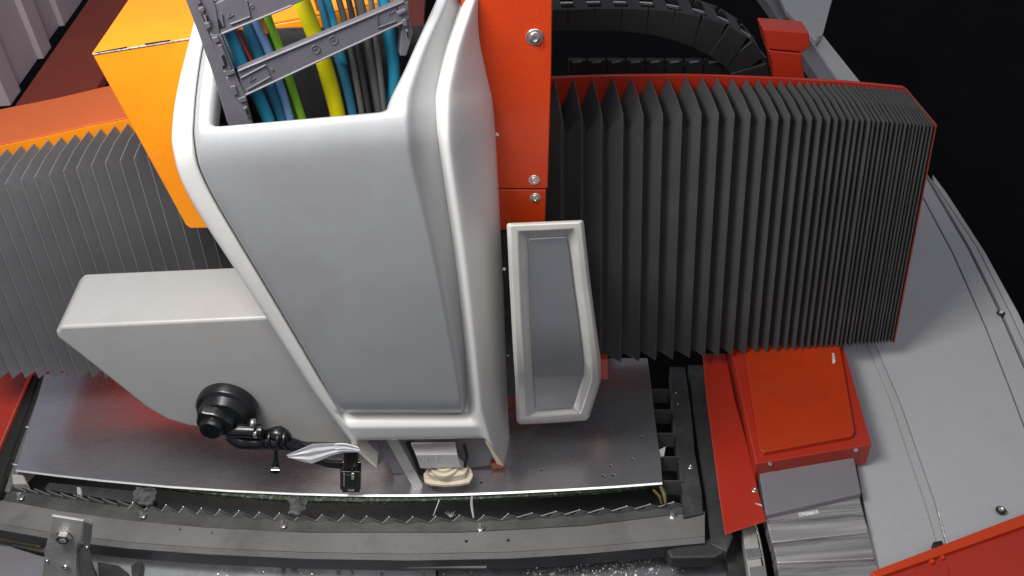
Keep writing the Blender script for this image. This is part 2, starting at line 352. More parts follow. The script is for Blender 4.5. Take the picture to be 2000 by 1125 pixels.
# ---------------------------------------------------------------- HEAD
zb = PY(600, 258, YF).z; MS = .8; KS = math.sqrt(1+MS*MS)
def gS(Y, z, k=.035):
    a = YF-Y; b = (z-zb-MS*(Y-YF))/KS
    h = max(k-abs(a-b), 0)/k
    return max(a, b)+h*h*k*.25
def S(px, py, off=0):
    d = ray(px, py); lo, hi = .6, 3.5
    for _ in range(40):
        m_ = (lo+hi)/2; p = CAM+d*m_
        if gS(p.y, p.z) > off: lo = m_
        else: hi = m_
    return CAM+d*lo
head = thing('laser_cutting_unit', (-.1, YF+.1, .1), 'tall white and silver cutting head cover tapering down to the nozzle', 'cutting head')
ca = [(-60, 402), (60, 372), (140, 350), (200, 337), (260, 333), (330, 345), (400, 377), (480, 430), (535, 465), (640, 532), (760, 607), (868, 686), (915, 722)]
cb = [(-60, 425), (60, 402), (117, 391), (180, 382), (250, 378), (310, 386), (360, 405), (430, 445), (500, 486), (600, 545), (700, 603), (780, 650), (806, 668), (870, 705)]
cd_ = [(-60, 895), (0, 878), (110, 828), (200, 800), (262, 796), (330, 806), (500, 848), (650, 878), (760, 898), (806, 902)]
ce = [(-60, 925), (0, 904), (110, 868), (200, 850), (262, 852), (330, 862), (500, 888), (650, 905), (760, 914), (806, 914), (870, 935)]
cf = [(-60, 936), (0, 914), (110, 875), (200, 858), (262, 860), (330, 870), (500, 896), (650, 914), (760, 926), (806, 930), (870, 950)]
cg = [(-60, 958), (0, 938), (110, 902), (200, 884), (262, 884), (330, 892), (500, 918), (650, 934), (760, 944), (806, 948), (870, 962), (915, 982)]
ch = [(-60, 968), (110, 969), (200, 966), (300, 974), (450, 982), (600, 989), (750, 994), (850, 998), (880, 999), (915, 988)]
cw1 = [(-60, 452), (150, 424), (200, 417), (245, 414)]
cw2 = [(-60, 878), (0, 850), (110, 800), (185, 766), (200, 752)]
def rowy(y0, x): # rows tilt with the cover, fading out downwards
    return y0 + (x-600)*pw([(-60, -.02), (150, -.04), (232, -.095), (262, -.05), (330, -.03), (806, -.0), (870, -.02)], y0)
def pt(tab, y0, off):
    x = pw(tab, y0) if not callable(tab) else tab(y0)
    return S(x, rowy(y0, x), off)
rows = [-60, 0, 60, 110, 150, 190, 214, 225, 242, 266, 285, 310, 340, 380, 430, 500, 580, 650, 720, 770, 793, 803, 807]
def pcol(y0, k):
    """panel columns"""
    xb, xd, xe = pw(cb, y0), pw(cd_, y0), pw(ce, y0)
    w1 = pw(cw1, min(y0, 245)) if y0 < 262 else lerp(xb, xd, .08); w2 = pw(cw2, min(y0, 200)) if y0 < 262 else lerp(xb, xd, .92)
    if y0 >= 250 and y0 < 430: 
        q = (y0-250)/180; w1 = lerp(414, lerp(xb, xd, .08), q); w2 = lerp(758, lerp(xb, xd, .9), q)
    g = [xb, xb+2.5, xb+8, w1, lerp(w1, w2, .06), lerp(w1, w2, .35), lerp(w1, w2, .65), lerp(w1, w2, .94), w2, lerp(w2, xd, .6), xd-5, xd+3, lerp(xd, xe, .55), xe-3, xe]
    return g[k]
poff = [-.010, .008, .013, .014, .014, .014, .014, .014, .014, .014, .0145, .0120, -.010, -.028, -.032]
NP = 15; vs = []; fs = []
for ri, y0 in enumerate(rows):
    for k in range(NP):
        x = pcol(y0, k); o_ = poff[k]
        yy = rowy(y0, x)
        if y0 == 807: o_ = -.012; 
        if y0 == 803: o_ = min(o_, .004)
        if y0 >= 770:   # rounded lower corners
            q = {770: .0, 793: .12, 803: .55, 807: .9}[y0]
            if k <= 2: x += q*16*(3-k)/3*1.2; 
            if k >= 10: x -= q*10*(k-9)/4
        vs.append(S(x, yy, o_))
for ri in range(len(rows)-1):
    for k in range(NP-1):
        if rows[ri+1] <= 225 and 3 <= k < 8: continue
        fs.append((ri*NP+k, ri*NP+k+1, (ri+1)*NP+k+1, (ri+1)*NP+k))
# inward return of the window edge
ring = []
for ri, y0 in enumerate(rows):
    if y0 <= 225: ring.append(ri*NP+3)
ri = rows.index(225); ring += [ri*NP+k for k in (4, 5, 6, 7)]
for ri in range(rows.index(225), -1, -1): ring.append(ri*NP+8)
base = len(vs)
for i in ring: vs.append(vs[i]+V((0, .012, -.03)))
for i in range(len(ring)-1): fs.append((ring[i], ring[i+1], base+i+1, base+i))
pan = obj('front_panel', vs, fs, panel_m, head, smooth=True, sub=2)
# shell
srows = rows[:-1]+[806, 810, 820, 833, 838, 843, 856, 866, 872]
NS = 14; vs = []; fs = []
def scol(y0, k):
    xa, xb, xe, xf, xg, xh = [pw(q, y0) for q in (ca, cb, ce, cf, cg, ch)]
    return [xa, xa+1, xa+6, xb-8, xb-2.5, xb+1, lerp(xb, xe, .3), lerp(xb, xe, .7), xe-2, xe+1, xf, (xf+xg)/2, xg, xh][k]
for y0 in srows:
    for k in range(NS):
        x = scol(y0, k); yy = rowy(y0, x)
        o_ = [-.03, -.006, 0.001, .001, -.002, -.02, -.02, -.02, -.036, -.032, .0, .004, -.002, -.15][k]
        if y0 >= 806 and 4 <= k <= 9:
            o_ = {806: -.024, 810: -.018, 820: -.006, 833: .004, 838: .005, 843: .0035, 856: .0, 866: -.004, 872: -.02}[y0]
        pass
        if y0 >= 866 and 4 <= k <= 10: yy = rowy(862 if y0 == 866 else 863.5, x)
        if y0 == 866 and k in (11, 12, 13): x, yy = {11: (957, 866), 12: (968, 882), 13: (1000, 886)}[k]
        if y0 == 872 and k in (11, 12, 13): x, yy = {11: (966, 880), 12: (983, 912), 13: (991, 915)}[k]
        vs.append(S(x, yy, o_))
def keep(ri, k):
    return not (srows[ri+1] <= 770 and 5 <= k < 8)
for ri in range(len(srows)-1):
    for k in range(NS-1):
        if keep(ri, k): fs.append((ri*NS+k, ri*NS+k+1, (ri+1)*NS+k+1, (ri+1)*NS+k))
n0 = len(vs)
for ri in range(len(srows)):
    vs.append(vs[ri*NS]+V((.004, .20, 0)))
    vs.append(vs[ri*NS+NS-1]+V((-.006, .06, 0)))
for ri in range(len(srows)-1):
    fs.append((ri*NS, (ri+1)*NS, n0+2*ri+2, n0+2*ri)); fs.append((ri*NS+NS-1, (ri+1)*NS+NS-1, n0+2*ri+3, n0+2*ri+1))
# lip return
last = (len(srows)-1)*NS; n1 = len(vs)
for k in range(4, 11): vs.append(vs[last+k]+V((0, .05, .004)))
for k in range(6): fs.append((last+4+k, last+5+k, n1+k+1, n1+k))
shell = obj('outer_shell', vs, fs, shell_m, head, smooth=True, sub=2)
# lower legs of the shell
lg = B(); lg.prism([S(948, 864, -.004), S(957, 870, -.004), S(984, 911, -.004), S(971, 907, -.004)], (0, .03, 0)); lg.build('leg_edge', cream_m, head, bevel=.001)
lg = B(); lg.strip([S(686, 866, 0), S(700, 885, 0), S(733, 913, 0)], [S(695, 867, -.004), S(707, 883, -.004), S(737, 912, -.004)], (0, .05, 0)); lg.build('leg', rim_m, head, bevel=.001)
# inside: dark sheet added as the interior shade, then bottom fittings
P = [PY(x, y, 1.613) for x, y in ((420, 62), (575, 55), (760, 55), (862, 48), (900, 60), (900, 700), (560, 700), (420, 300))]
B().prism(P, (0, .004, 0)).build('inner_plate', dark_m, head)
P = [PY(x, y, YF+.07) for x, y in ((704, 858), (975, 858), (986, 905), (925, 914), (860, 922), (806, 933), (785, 925), (768, 925), (760, 905), (742, 898))]
B().prism(P, (0, .004, 0)).build('back_plate', plate_m, head, bevel=.001)
P = [PY(x, y, YF+.045) for x, y in ((700, 866), (735, 862), (748, 898), (737, 910))]
B().prism(P, (0, .003, 0)).build('inner_plate', plate_m, head)
P = [PY(x, y, YF+.035) for x, y in ((756, 862), (778, 862), (827, 949), (805, 950))]
B().prism(P, (0, .005, 0)).build('side_blade', worn_m, head, bevel=.001)
P = [PY(x, y, YF+.06) for x, y in ((792, 866), (804, 866), (838, 946), (829, 948))]
B().prism(P, (0, .004, 0)).build('side_blade', rubber_m, head)
P = [PY(x, y, YF+.06) for x, y in ((958, 906), (975, 903), (987, 913), (962, 917))]
B().prism(P, (0, .01, 0)).build('red_corner', red_m, head, bevel=.001)
a0, a1 = PY(812, 889, YF+.01), PY(893, 889, YF+.01)
q0, q1 = PY(803, 868, YF+.045), PY(889, 867, YF+.045)
B().prism([q0, q1, a1, a0], (0, .008, -.003)).build('bracket_top', zpl_m, head, bevel=.001)
b0, b1 = PY(821, 915, YF+.012), PY(901, 913, YF+.012)
B().prism([a0+V((0, .001, -.001)), a1+V((0, .001, -.001)), b1, b0], (0, .006, 0)).build('bracket_front', zpl_m, head, bevel=.001)
for x in (817, 833, 852): inst('bolt', stud_me, PY(x, 893, YF+.009), (0, -1, 0), .0025, head)
# cream nozzle housing
zN = .045
ol = [(827, 926), (836, 914), (846, 906), (908, 904), (920, 916), (924, 928), (917, 941), (898, 945), (868, 947), (842, 945), (829, 940)]
P = [PZ(x, y, zN) for x, y in ol]; B().prism(P, (0, 0, -.008)).build('nozzle_housing', cream_m, head, bevel=.001)
P3 = [lerp(p, sum(P, V())/len(P), .20)+V((0, .004, .018)) for p in P]; B().prism(P3, (0, 0, -.017)).build('nozzle_housing', cream_m, head, bevel=.0015)
c = PZ(868, 908, zN+.026); nb = B(); nb.lathe(c, (0, 0, 1), [(.033, -.01), (.033, 0), (.031, .002), (.028, .002), (.027, -.002), (.023, -.002), (.022, .006), (.017, .007), (.013, .001), (.002, .001)], 40); autosmooth(nb.build('nozzle_ring', cream_m, head))
nb = B(); c = PZ(872, 930, zN-.012); nb.lathe(c+V((0, .03, 0)), (0, 0, -1), [(.03, 0), (.022, .012), (.006, .03), (.003, .03)], 24); autosmooth(nb.build('nozzle', steel_m, head))
nb = B(); nb.tube([PY(906, 868, YF+.04), PY(912, 890, YF+.035), PY(909, 905, YF+.03), PY(908, 928, YF+.02)], .004, 8); autosmooth(nb.build('hose', rubber_m, head))
for x, y in ((966, 259), (980, 521), (988, 690)):
    inst('screw', head_me, S(x, y, -.10)+V((.004, -.006, 0)), (.45, -.9, .2), .0055 if y < 600 else .003, head)
# ---------------------------------------------------------------- grey cable chain in the window
A0 = PY(462, 136, 1.465); B0 = PY(790, 0, 1.535)
nC = (B0-A0).cross(V((0, 0, 1))).normalized()
if nC.y > 0: nC = -nC
def C(zx, zy, d=0):     # coordinates of the close-up (4x, origin 350,0); d metres towards viewer
    return PP(350+zx/4, zy/4, A0+nC*d, nC)
chn = thing('cable_chain', A0-V((0, 0, .1)), 'grey plastic cable chain rising out of the window in the white head', 'cable chain')
def bar(name, pts, th, m=chain_m, d=0, bv=.0015, par=chn):
    return B().prism([C(x, y, d) for x, y in pts], -nC*th).build(name, m, par, bevel=bv)
bars = [[(455, 548), (1762, 0), (1785, 165), (505, 752)], [(215, 60), (620, -130), (1120, -340), (1100, -50), (880, 48), (330, 272)]]
rims = []
for bi, q in enumerate(bars):
    b_ = bar('crossbar', q, .014)
# raised rims, recesses and moulded marks
def line(pts, w=.0012, d=.0015, par=chn, nm='rim', m=chain_m):
    b = B(); b.tube([C(x, y, d) for x, y in pts], w, 6, 1); return b.build(nm, m, par)
line([(460, 556), (1100, 290), (1755, 12)], .002); line([(520, 742), (1200, 425), (1780, 160)], .002)
line([(480, 610), (675, 508), (712, 600), (530, 700)], .0016); line([(1700, 40), (1540, 100), (1552, 215), (1690, 165)], .0016)
line([(330, 265), (880, 44)], .002); line([(330, 110), (345, 205)], .0016); line([(400, 190), (555, 130), (525, 5)], .0016)
def ringm(zx, zy, r):
    b = B(); b.tube([C(zx+r*math.cos(a*math.pi/9), zy+r*math.sin(a*math.pi/9), .0012) for a in range(19)], .0008, 6, 1, caps=False); b.build('moulded_mark', chain_m, chn)
    b = B(); b.tube([C(zx-r*.4, zy+r*.3, .0012), C(zx, zy-r*.45, .0012), C(zx+r*.4, zy+r*.3, .0012)], .0007, 5, 1); b.build('moulded_mark', chain_m, chn)
for q in ((1065, 385, 32), (1203, 315, 32), (725, 545, 10), (565, 50, 14)): ringm(*q)
for (x, y) in ((570, 620), (400, 125), (1655, 100)):
    line([(x-22, y+22), (x-6, y-26), (x+8, y+2), (x-8, y+10), (x+24, y-14)], .0009, .0012, nm='moulded_mark')
# recessed dark windows in the links at both ends
for q in ([(440, 665), (470, 655), (500, 720), (470, 735)], [(285, 160), (310, 150), (345, 215), (315, 230)], [(1700, 60), (1725, 50), (1735, 110), (1712, 120)]):
    bar('slot', q, .002, hole_m, .0006, 0)
# side plates: stack of interlocking links
def sideplate(pts, d0, th, nm='link_plate'): return bar(nm, pts, th, chain_m, d0, .002)
sideplate([(20, -80), (110, -80), (230, 250), (370, 560), (440, 760), (500, 940), (530, 1080), (440, 1080), (375, 960), (270, 600), (150, 260)], -.004, .03)
sideplate([(110, -60), (250, -60), (290, 60), (320, 270), (250, 270), (200, 130)], .002, .02)
sideplate([(240, 270), (330, 262), (365, 360), (440, 560), (420, 600), (350, 560), (300, 420)], .002, .022)
sideplate([(365, 610), (440, 575), (520, 740), (445, 790), (400, 720)], .003, .02)
sideplate([(440, 790), (520, 750), (570, 935), (600, 1060), (540, 1070)], .001, .02)
sideplate([(1700, 40), (1790, 10), (1800, 150), (1740, 190)], .001, .016)
sideplate([(1735, 180), (1800, 150), (1828, 250), (1808, 340), (1775, 440), (1725, 440)], -.004, .02)
sideplate([(1690, -120), (1780, -150), (1800, 0), (1750, 20)], .001, .016)
for q in ([(150, 70), (190, 50), (200, 85), (165, 105)], [(195, 185), (240, 175), (250, 215), (215, 230)], [(255, 300), (300, 285), (320, 325), (280, 340)], [(300, 360), (330, 345), (410, 540), (380, 560)], [(345, 560), (430, 545), (440, 575), (370, 600)], [(400, 680), (440, 670), (460, 740), (425, 750)], [(455, 775), (520, 750), (530, 790), (475, 805)], [(500, 850), (530, 830), (560, 910), (530, 925)], [(120, -10), (150, -20), (175, 25), (140, 40)],
          [(1700, 100), (1770, 70), (1775, 95), (1710, 125)], [(1745, 160), (1775, 150), (1785, 200), (1755, 210)], [(1770, 240), (1790, 235), (1800, 300), (1780, 310)]):
    bar('clip', q, .008, chain_m, .007, .0012)
for q in ([(205, 130), (225, 120), (240, 165), (220, 172)], [(330, 440), (350, 430), (375, 500), (355, 510)], [(335, 520), (365, 510), (372, 530), (345, 545)], [(515, 860), (530, 850), (545, 890), (530, 900)], [(1775, 255), (1788, 250), (1795, 290), (1782, 295)]):
    bar('slot', q, .002, hole_m, .009 if q[0][0] < 1000 else .009, 0)
cabs = [
 ('blue_cable', [(330, 100), (400, 270), (500, 530), (600, 720), (690, 920), (740, 1080)], 55, c_blue, -.045, 'thick blue cable nearest the left side of the grey cable chain'),
 ('red_wire', [(440, 220), (490, 330), (560, 470), (620, 620)], 9, c_red, -.04, 'thin red wire between the two leftmost blue cables'),
 ('blue_cable', [(500, 90), (560, 260), (640, 480), (730, 720), (800, 920), (850, 1060)], 48, c_dblue, -.06, 'duller blue cable, second from the left in the chain'),
 ('light_blue_cable', [(560, 60), (640, 260), (720, 450), (800, 700), (860, 900), (900, 1050)], 34, c_lblue, -.05, 'pale lavender blue cable beside the green one'),
 ('green_cable', [(660, 50), (730, 240), (800, 420), (880, 680), (950, 890), (1000, 1050)], 34, c_green, -.052, 'bright green cable in the left half of the chain'),
 ('green_cable', [(630, 120), (690, 260), (760, 420), (850, 690), (905, 890), (950, 1050)], 22, c_dgreen, -.06, 'dark green cable tucked behind the bright green one'),
 ('orange_wire', [(640, 130), (665, 200), (685, 262)], 12, c_or, -.03, 'short orange wire end hanging above the green cable'),
 ('yellow_hose', [(900, -150), (985, 80), (1060, 280), (1140, 520), (1230, 860), (1260, 1050)], 68, c_yel, -.07, 'thick bright yellow hose in the middle of the chain'),
 ('orange_wire', [(1040, -60), (1068, 20), (1085, 80)], 11, c_or, -.04, 'thin orange wire right beside the yellow hose'),
 ('grey_cable', [(1080, -100), (1130, 80), (1190, 300), (1270, 520), (1350, 850), (1380, 1040)], 40, c_dblue, -.07, 'slate blue cable just right of the yellow hose'),
 ('blue_cable', [(1130, -100), (1185, 80), (1230, 260), (1290, 500)], 28, c_blue, -.05, 'short bright blue cable right of the yellow hose'),
 ('grey_cable', [(1220, -100), (1280, 120), (1340, 400), (1420, 830), (1440, 1000)], 26, c_grey, -.055, 'slim grey cable, leftmost of the grey bundle'),
 ('grey_cable', [(1300, -100), (1350, 120), (1400, 400), (1475, 830), (1500, 1000)], 24, c_dgrey, -.05, 'slim near black cable in the grey bundle'),
 ('grey_cable', [(1380, -100), (1430, 120), (1480, 400), (1540, 740), (1570, 950)], 42, c_grey, -.065, 'thickest grey cable of the grey bundle'),
 ('grey_cable', [(1480, -100), (1515, 120), (1550, 400), (1590, 730), (1610, 900)], 24, c_grey, -.045, 'slim grey cable, rightmost of the grey bundle'),
 ('blue_cable', [(1570, -120), (1620, 120), (1655, 350), (1680, 560), (1670, 760), (1650, 900)], 52, c_blue, -.06, 'blue cable at the right side of the grey cable chain')]
for nm, pts, wz, m, d, lab in cabs:
    p0 = C(*pts[0], d); rad = wz/4*((p0-CAM).dot(FW))/FOC
    b = B(); b.tube([C(x, y, d) for x, y in pts], rad, 16, 6); o = b.build(nm, m, None, smooth=True); tag(o, lab, 'wire' if 'wire' in nm else ('hose' if 'hose' in nm else 'cable'), 'cables running through the grey chain')
# ---------------------------------------------------------------- left grey side cover
YS = YF+.06
t = thing('side_cover', PY(400, 850, YS), 'wide light grey box cover left of the white head, black mount on its face', 'machine cover')
P = [PY(x, y, YS) for x, y in ((107, 650), (118, 638), (560, 618), (700, 760), (720, 870), (697, 869), (600, 866), (430, 843), (365, 832), (325, 820), (285, 797), (215, 741), (150, 690), (112, 661))]
o = B().prism(P, (0, .17, 0)).build('cover_box', cover_m, t, bevel=.011, seg=4)
# ---------------------------------------------------------------- small right cover
YR = 1.40
t = thing('side_cover', PY(1080, 820, YR+.1), 'narrow off-white box cover with a slate grey inlay, right of the white head', 'machine cover')
ro = [(990, 440), (992, 436), (1066, 433), (1137, 430), (1140, 434), (1144, 470), (1152, 545), (1163, 630), (1173.5, 706), (1173, 745), (1162, 780), (1151, 815), (1146, 821), (1080, 826), (1014, 829), (1009, 823), (1007, 780), (1006, 740), (1003.5, 706), (999, 620), (995, 545), (992, 480)]
ri_ = [(1031, 472), (1034, 467), (1070, 466), (1104, 463), (1108, 467), (1111, 490), (1119, 555), (1129, 625), (1138.5, 706), (1139, 738), (1130, 765), (1122, 791), (1117, 796), (1083, 798), (1050, 801), (1046, 797), (1045, 770), (1043, 738), (1041.5, 706), (1037, 625), (1035, 555), (1033, 495)]
def yr(py): return YR+max(0, py-706)*.0009
def ringpts(k, dy): # k=0 outer .. 1 inner
    return [PY(lerp(a[0], b[0], k), lerp(a[1], b[1], k), yr(lerp(a[1], b[1], k))+dy) for a, b in zip(ro, ri_)]
rings = [[PY(lerp(x, 1080, .16), lerp(y, 640, .06), YR+.15) for x, y in ro], ringpts(-.01, .014), ringpts(.02, .010), ringpts(.14, .0), ringpts(.50, -.001), ringpts(.90, .017), ringpts(1.03, .020)]
vs = []; fs = []; n = len(ro)
for r in rings: vs += r
for i in range(len(rings)-1):
    for k in range(n): fs.append((i*n+k, i*n+(k+1) % n, (i+1)*n+(k+1) % n, (i+1)*n+k))
obj('cover_rim', vs, fs, rim_m, t, bevel=.0035, seg=3)
ip = [PY(x, y, yr(y)+.012) for x, y in ri_]
assert len(ro) == len(ri_)
# inlay as ladder of quads
_n = len(ip); left = [ip[1], ip[0]]+[ip[_n-1-i] for i in range(7)]+[ip[14]]; right = [ip[3], ip[4], ip[5], ip[6], ip[7], ip[8], ip[9], ip[10], ip[11], ip[12]]; left = [ip[1], ip[0], ip[21], ip[20], ip[19], ip[18], ip[17], ip[16], ip[15], ip[14]]
o = B().strip(left, right, (0, .006, 0)).build('inlay_panel', inlay_m, t, bevel=.0025, seg=3)
P = [PY(x, y, YR+.24) for x, y in ((1160, 702), (1188, 703), (1189, 741), (1160, 741))]
B().prism(P, (0, .02, 0)).build('rear_tab', red_m, t, bevel=.002)
# ---------------------------------------------------------------- suction mount
YM = YS-.001
t = thing('suction_mount', PY(445, 800, YM), 'black suction cup mount with jointed arm stuck on the grey side cover', 'camera mount')
c = PY(448, 790, YM); ax = V((-.12, -1, .05)).normalized()
b = B(); b.lathe(c, ax, [(.062, 0), (.067, .004), (.067, .020), (.063, .027), (.054, .031), (.046, .048), (.02, .052), (.002, .052)], 48); autosmooth(b.build('suction_disc', black_m, t), 30)
b = B(); c2 = c+ax*.046+V((-.014, 0, .004)); n = 48
prof = []
vs = []; fs = []
u = V((1, 0, 0)); u = (u-ax*u.dot(ax)).normalized(); w_ = ax.cross(u)
for (h, s_) in ((0, 1), (.016, 1), (.020, .92), (.022, .6)):
    for k in range(n):
        a = 2*math.pi*k/n; r = (.036+.008*max(0, math.cos(3*a))**2)*s_
        vs.append(c2+ax*h+(u*math.cos(a)+w_*math.sin(a))*r)
for i in range(3):
    for k in range(n): fs.append((i*n+k, i*n+(k+1) % n, (i+1)*n+(k+1) % n, (i+1)*n+k))
fs.append(tuple(3*n+k for k in range(n))); autosmooth(obj('knob', vs, fs, black_m, t), 40)
b = B(); b.lathe(c2+ax*.022, ax, [(.026, 0), (.026, .010), (.022, .015), (.002, .015)], 32); autosmooth(b.build('knob_cap', black_m, t), 30)
c3 = PY(448, 846, YS-.062)
b = B(); b.tube([PY(446, 840, YS-.055), PY(500, 842, YS-.06), PY(512, 842, YS-.06)], .0155, 20, 1); autosmooth(b.build('arm_joint', black_m, t), 40)
for x, y in ((491, 827), (497, 846)):
    b = B(); b.lathe(PY(x, y, YS-.066), (1, -.1, -.06), [(.0105, 0), (.011, .001), (.011, .006), (.0100, .007), (.002, .007)], 24); autosmooth(b.build('metal_collar', zinc_m, t))
b = B(); b.tube([PY(446, 850, YS-.055), PY(470, 862, YS-.055), PY(500, 864, YS-.05), PY(535, 862, YS-.048), PY(565, 868, YS-.045), PY(585, 872, YS-.04)], [.012, .018, .017, .019, .017, .013], 16, 4); autosmooth(b.build('arm', black_m, t), 50)
b = B(); b.tube([PY(520, 850, YS-.045), PY(545, 848, YS-.045), PY(562, 856, YS-.04)], [.012, .019, .012], 14, 4); autosmooth(b.build('arm_joint', black_m, t), 50)
for x in (514, 527, 544, 556): 
    b = B(); b.lathe(PY(x, 857, YS-.05), (1, -.1, -.05), [(.020, 0), (.021, .001), (.021, .004), (.020, .005), (.002, .005)], 24); autosmooth(b.build('joint_plate', black_m, t))
b = B(); b.tube([PY(538, 872, YS-.06), PY(539, 890, YS-.062), PY(538, 905, YS-.065), PY(537, 919, YS-.068)], [.003, .0045, .008, .0115], 12, 3); autosmooth(b.build('thumb_screw', black_m, t), 40)
b = B(); b.tube([PY(530, 914, YS-.08), PY(544, 914, YS-.08), PY(546, 918, YS-.08), PY(529, 918, YS-.08), PY(530, 914, YS-.08)], .0012, 6, 1); b.build('screw_loop', zinc_m, t)
b = B(); b.tube([PY(575, 868, YS-.045), PY(590, 880, YS-.05), PY(582, 889, YS-.05)], [.014, .013, .006], 12, 3); autosmooth(b.build('arm_joint', black_m, t), 50)
b = B(); P0 = [(560, 874), (600, 890), (640, 903), (668, 905)]; P1 = [(568, 886), (605, 903), (640, 914), (668, 917)]
b.strip([PY(x, y, YS-.035) for x, y in P0], [PY(x, y, YS-.035) for x, y in P1], (0, .012, 0)); b.build('extension_strap', rubber_m, t, bevel=.002)
t = thing('clip_camera', PY(685, 960, YS-.05), 'small black boxed camera hanging at the lower left corner of the white head', 'camera')
R = Matrix.Rotation(math.radians(3), 3, 'Y')
def mbox(name, x0, y0, x1, y1, yy, dp, m, bv=.002): return B().prism([PY(x0, y0, yy), PY(x1, y0, yy), PY(x1, y1, yy), PY(x0, y1, yy)], (0, dp, 0)).build(name, m, t, bevel=bv)
mbox('mount_stem', 671, 880, 699, 925, YS-.05, .02, black_m, .003)
mbox('stem_rib', 676, 884, 680, 918, YS-.053, .01, black_m, .001); mbox('stem_rib', 684, 882, 689, 922, YS-.055, .01, black_m, .001)
mbox('camera_body', 664, 922, 704, 958, YS-.055, .03, black_m, .003)
mbox('camera_face', 674, 928, 696, 950, YS-.059, .006, inlay_m if False else rubber_m, .002)
mbox('latch', 686, 925, 692, 937, YS-.062, .005, zinc_m, .001); mbox('latch', 671, 926, 673, 950, YS-.0575, .004, zinc_m, .0005)
mbox('camera_foot', 668, 957, 702, 962, YS-.055, .03, black_m, .001); mbox('foot_mark', 679, 957.5, 692, 959.5, YS-.0565, .002, zinc_m, 0)
# film
fq = [(559, 890), (610, 867), (655, 866), (702, 876), (701, 882), (655, 884), (640, 892), (608, 905), (585, 899)]
up_ = [(559, 889), (585, 878), (611, 867), (634, 866.5), (657, 866), (680, 869), (702, 876)]; dn_ = [(563, 894), (585, 900), (607, 905), (625, 898), (643, 890), (668, 883), (702, 883)]
vs = []; fs = []; nn = len(up_); NJ = 6
for j in range(NJ):
    for i in range(nn):
        q_ = j/(NJ-1); x = lerp(up_[i][0], dn_[i][0], q_)+(2 if j % 2 else 0); y = lerp(up_[i][1], dn_[i][1], q_)
        vs.append(PY(x, y, YS-.068+(.003 if j % 2 else 0)*(1-.1*i)))
for j in range(NJ-1):
    for i in range(nn-1): fs.append((j*nn+i, j*nn+i+1, (j+1)*nn+i+1, (j+1)*nn+i))
o = obj('plastic_film', vs, fs, film_m, solid=.0006); tag(o, 'crumpled milky plastic film draped between mount arm and small black camera', 'plastic film')
b = B(); b.tube([PY(655, 873, YS-.075), PY(658, 867, YS-.075), PY(680, 868, YS-.075), PY(700, 874, YS-.075)], .0016, 6, 3); b.tube([PY(655, 877, YS-.075), PY(674, 875, YS-.075), PY(702, 879, YS-.075)], .0013, 6, 3)
o2 = b.build('film_fold', film_m, o)
# ================================================================ SHEET
outl = [(95, 700), (84, 743), (58, 830), (31, 917), (110, 927), (200, 937), (330, 949), (450, 957), (580, 963), (700, 966), (800, 966), (900, 964), (1000, 960), (1100, 955), (1200, 949), (1293, 942), (1290, 900), (1284, 860), (1275, 790), (1264, 700)]
hl = [(940, 942, 4), (1058, 918, 3), (1192, 910, 3.2), (1178, 929, 3.4), (1198, 928, 3.4), (1235, 897, 3.2), (1255, 853, 3)]
sh = holes_plate('sheet_metal', [PZ(x, y, 0) for x, y in outl], [(PZ(x, y, 0), r/850) for x, y, r in hl], .004, sheet_m)
tag(sh, 'large thin steel sheet lying on the cutting bed, small drilled holes at its right', 'metal sheet')
fe = outl[3:16]
B().strip([PZ(x, y, 0)+V((0, -.0006, .0004)) for x, y in fe], [PZ(x, y, 0)+V((0, -.0042, -.0022)) for x, y in fe], (0, .001, -.0006)).build('edge_highlight', edge_m, sh)  # added strip, tilted and coloured to act as the edge highlight
# ================================================================ BED
bed = thing('cutting_bed', (0, 1.4, -.2), 'dark steel cutting bed with saw-toothed edge and grey front rail', 'machine bed')
zr = -.03
def poly(tab, z, xs): return [PZ(x, pw(tab, x), z) for x in xs]
rear_t = [(-60, 962), (0, 977), (120, 999), (250, 1017), (400, 1031), (600, 1041), (900, 1041), (1140, 1028), (1376, 999)]
front_t = [(-60, 1008), (0, 1022), (120, 1043), (250, 1058), (400, 1069), (600, 1078), (800, 1081), (1000, 1077), (1140, 1068), (1383, 1046)]
xs = [-60, 0, 60, 120, 185, 250, 325, 400, 500, 600, 700, 800, 900, 1000, 1140, 1260, 1376]
rA = poly(rear_t, zr, xs); rB = poly(front_t, zr, xs)
hs = [(352, 1034, 3.2), (414, 1041, 3.2), (911, 1057, 4.6), (993, 1055, 4.6)]
holes_plate('front_rail', rA+rB[::-1], [(PZ(x, y, zr), r/1000) for x, y, r in hs], .004, rail_m, bed)
B().strip([p+V((0, 0, -.001)) for p in rB], [p+V((0, -.010, -.012)) for p in rB], (0, .003, -.003)).build('rail_edge', rail_m, bed)
B().strip([p+V((0, -.0105, -.0125)) for p in rB], [p+V((0, -.008, -.055)) for p in rB], (0, .005, 0)).build('rail_front', dark_m, bed)
xl = [215, 300, 400, 500, 600, 700, 800, 900, 950]
lt = [(215, 1054), (300, 1066), (400, 1079), (500, 1088), (600, 1095), (700, 1100), (800, 1103), (950, 1104)]
B().strip(poly(lt, -.07, xl), [PZ(x, pw(lt, x)+5, -.07) for x in xl], (0, 0, -.004)).build('rail_lip', rail_m, bed)
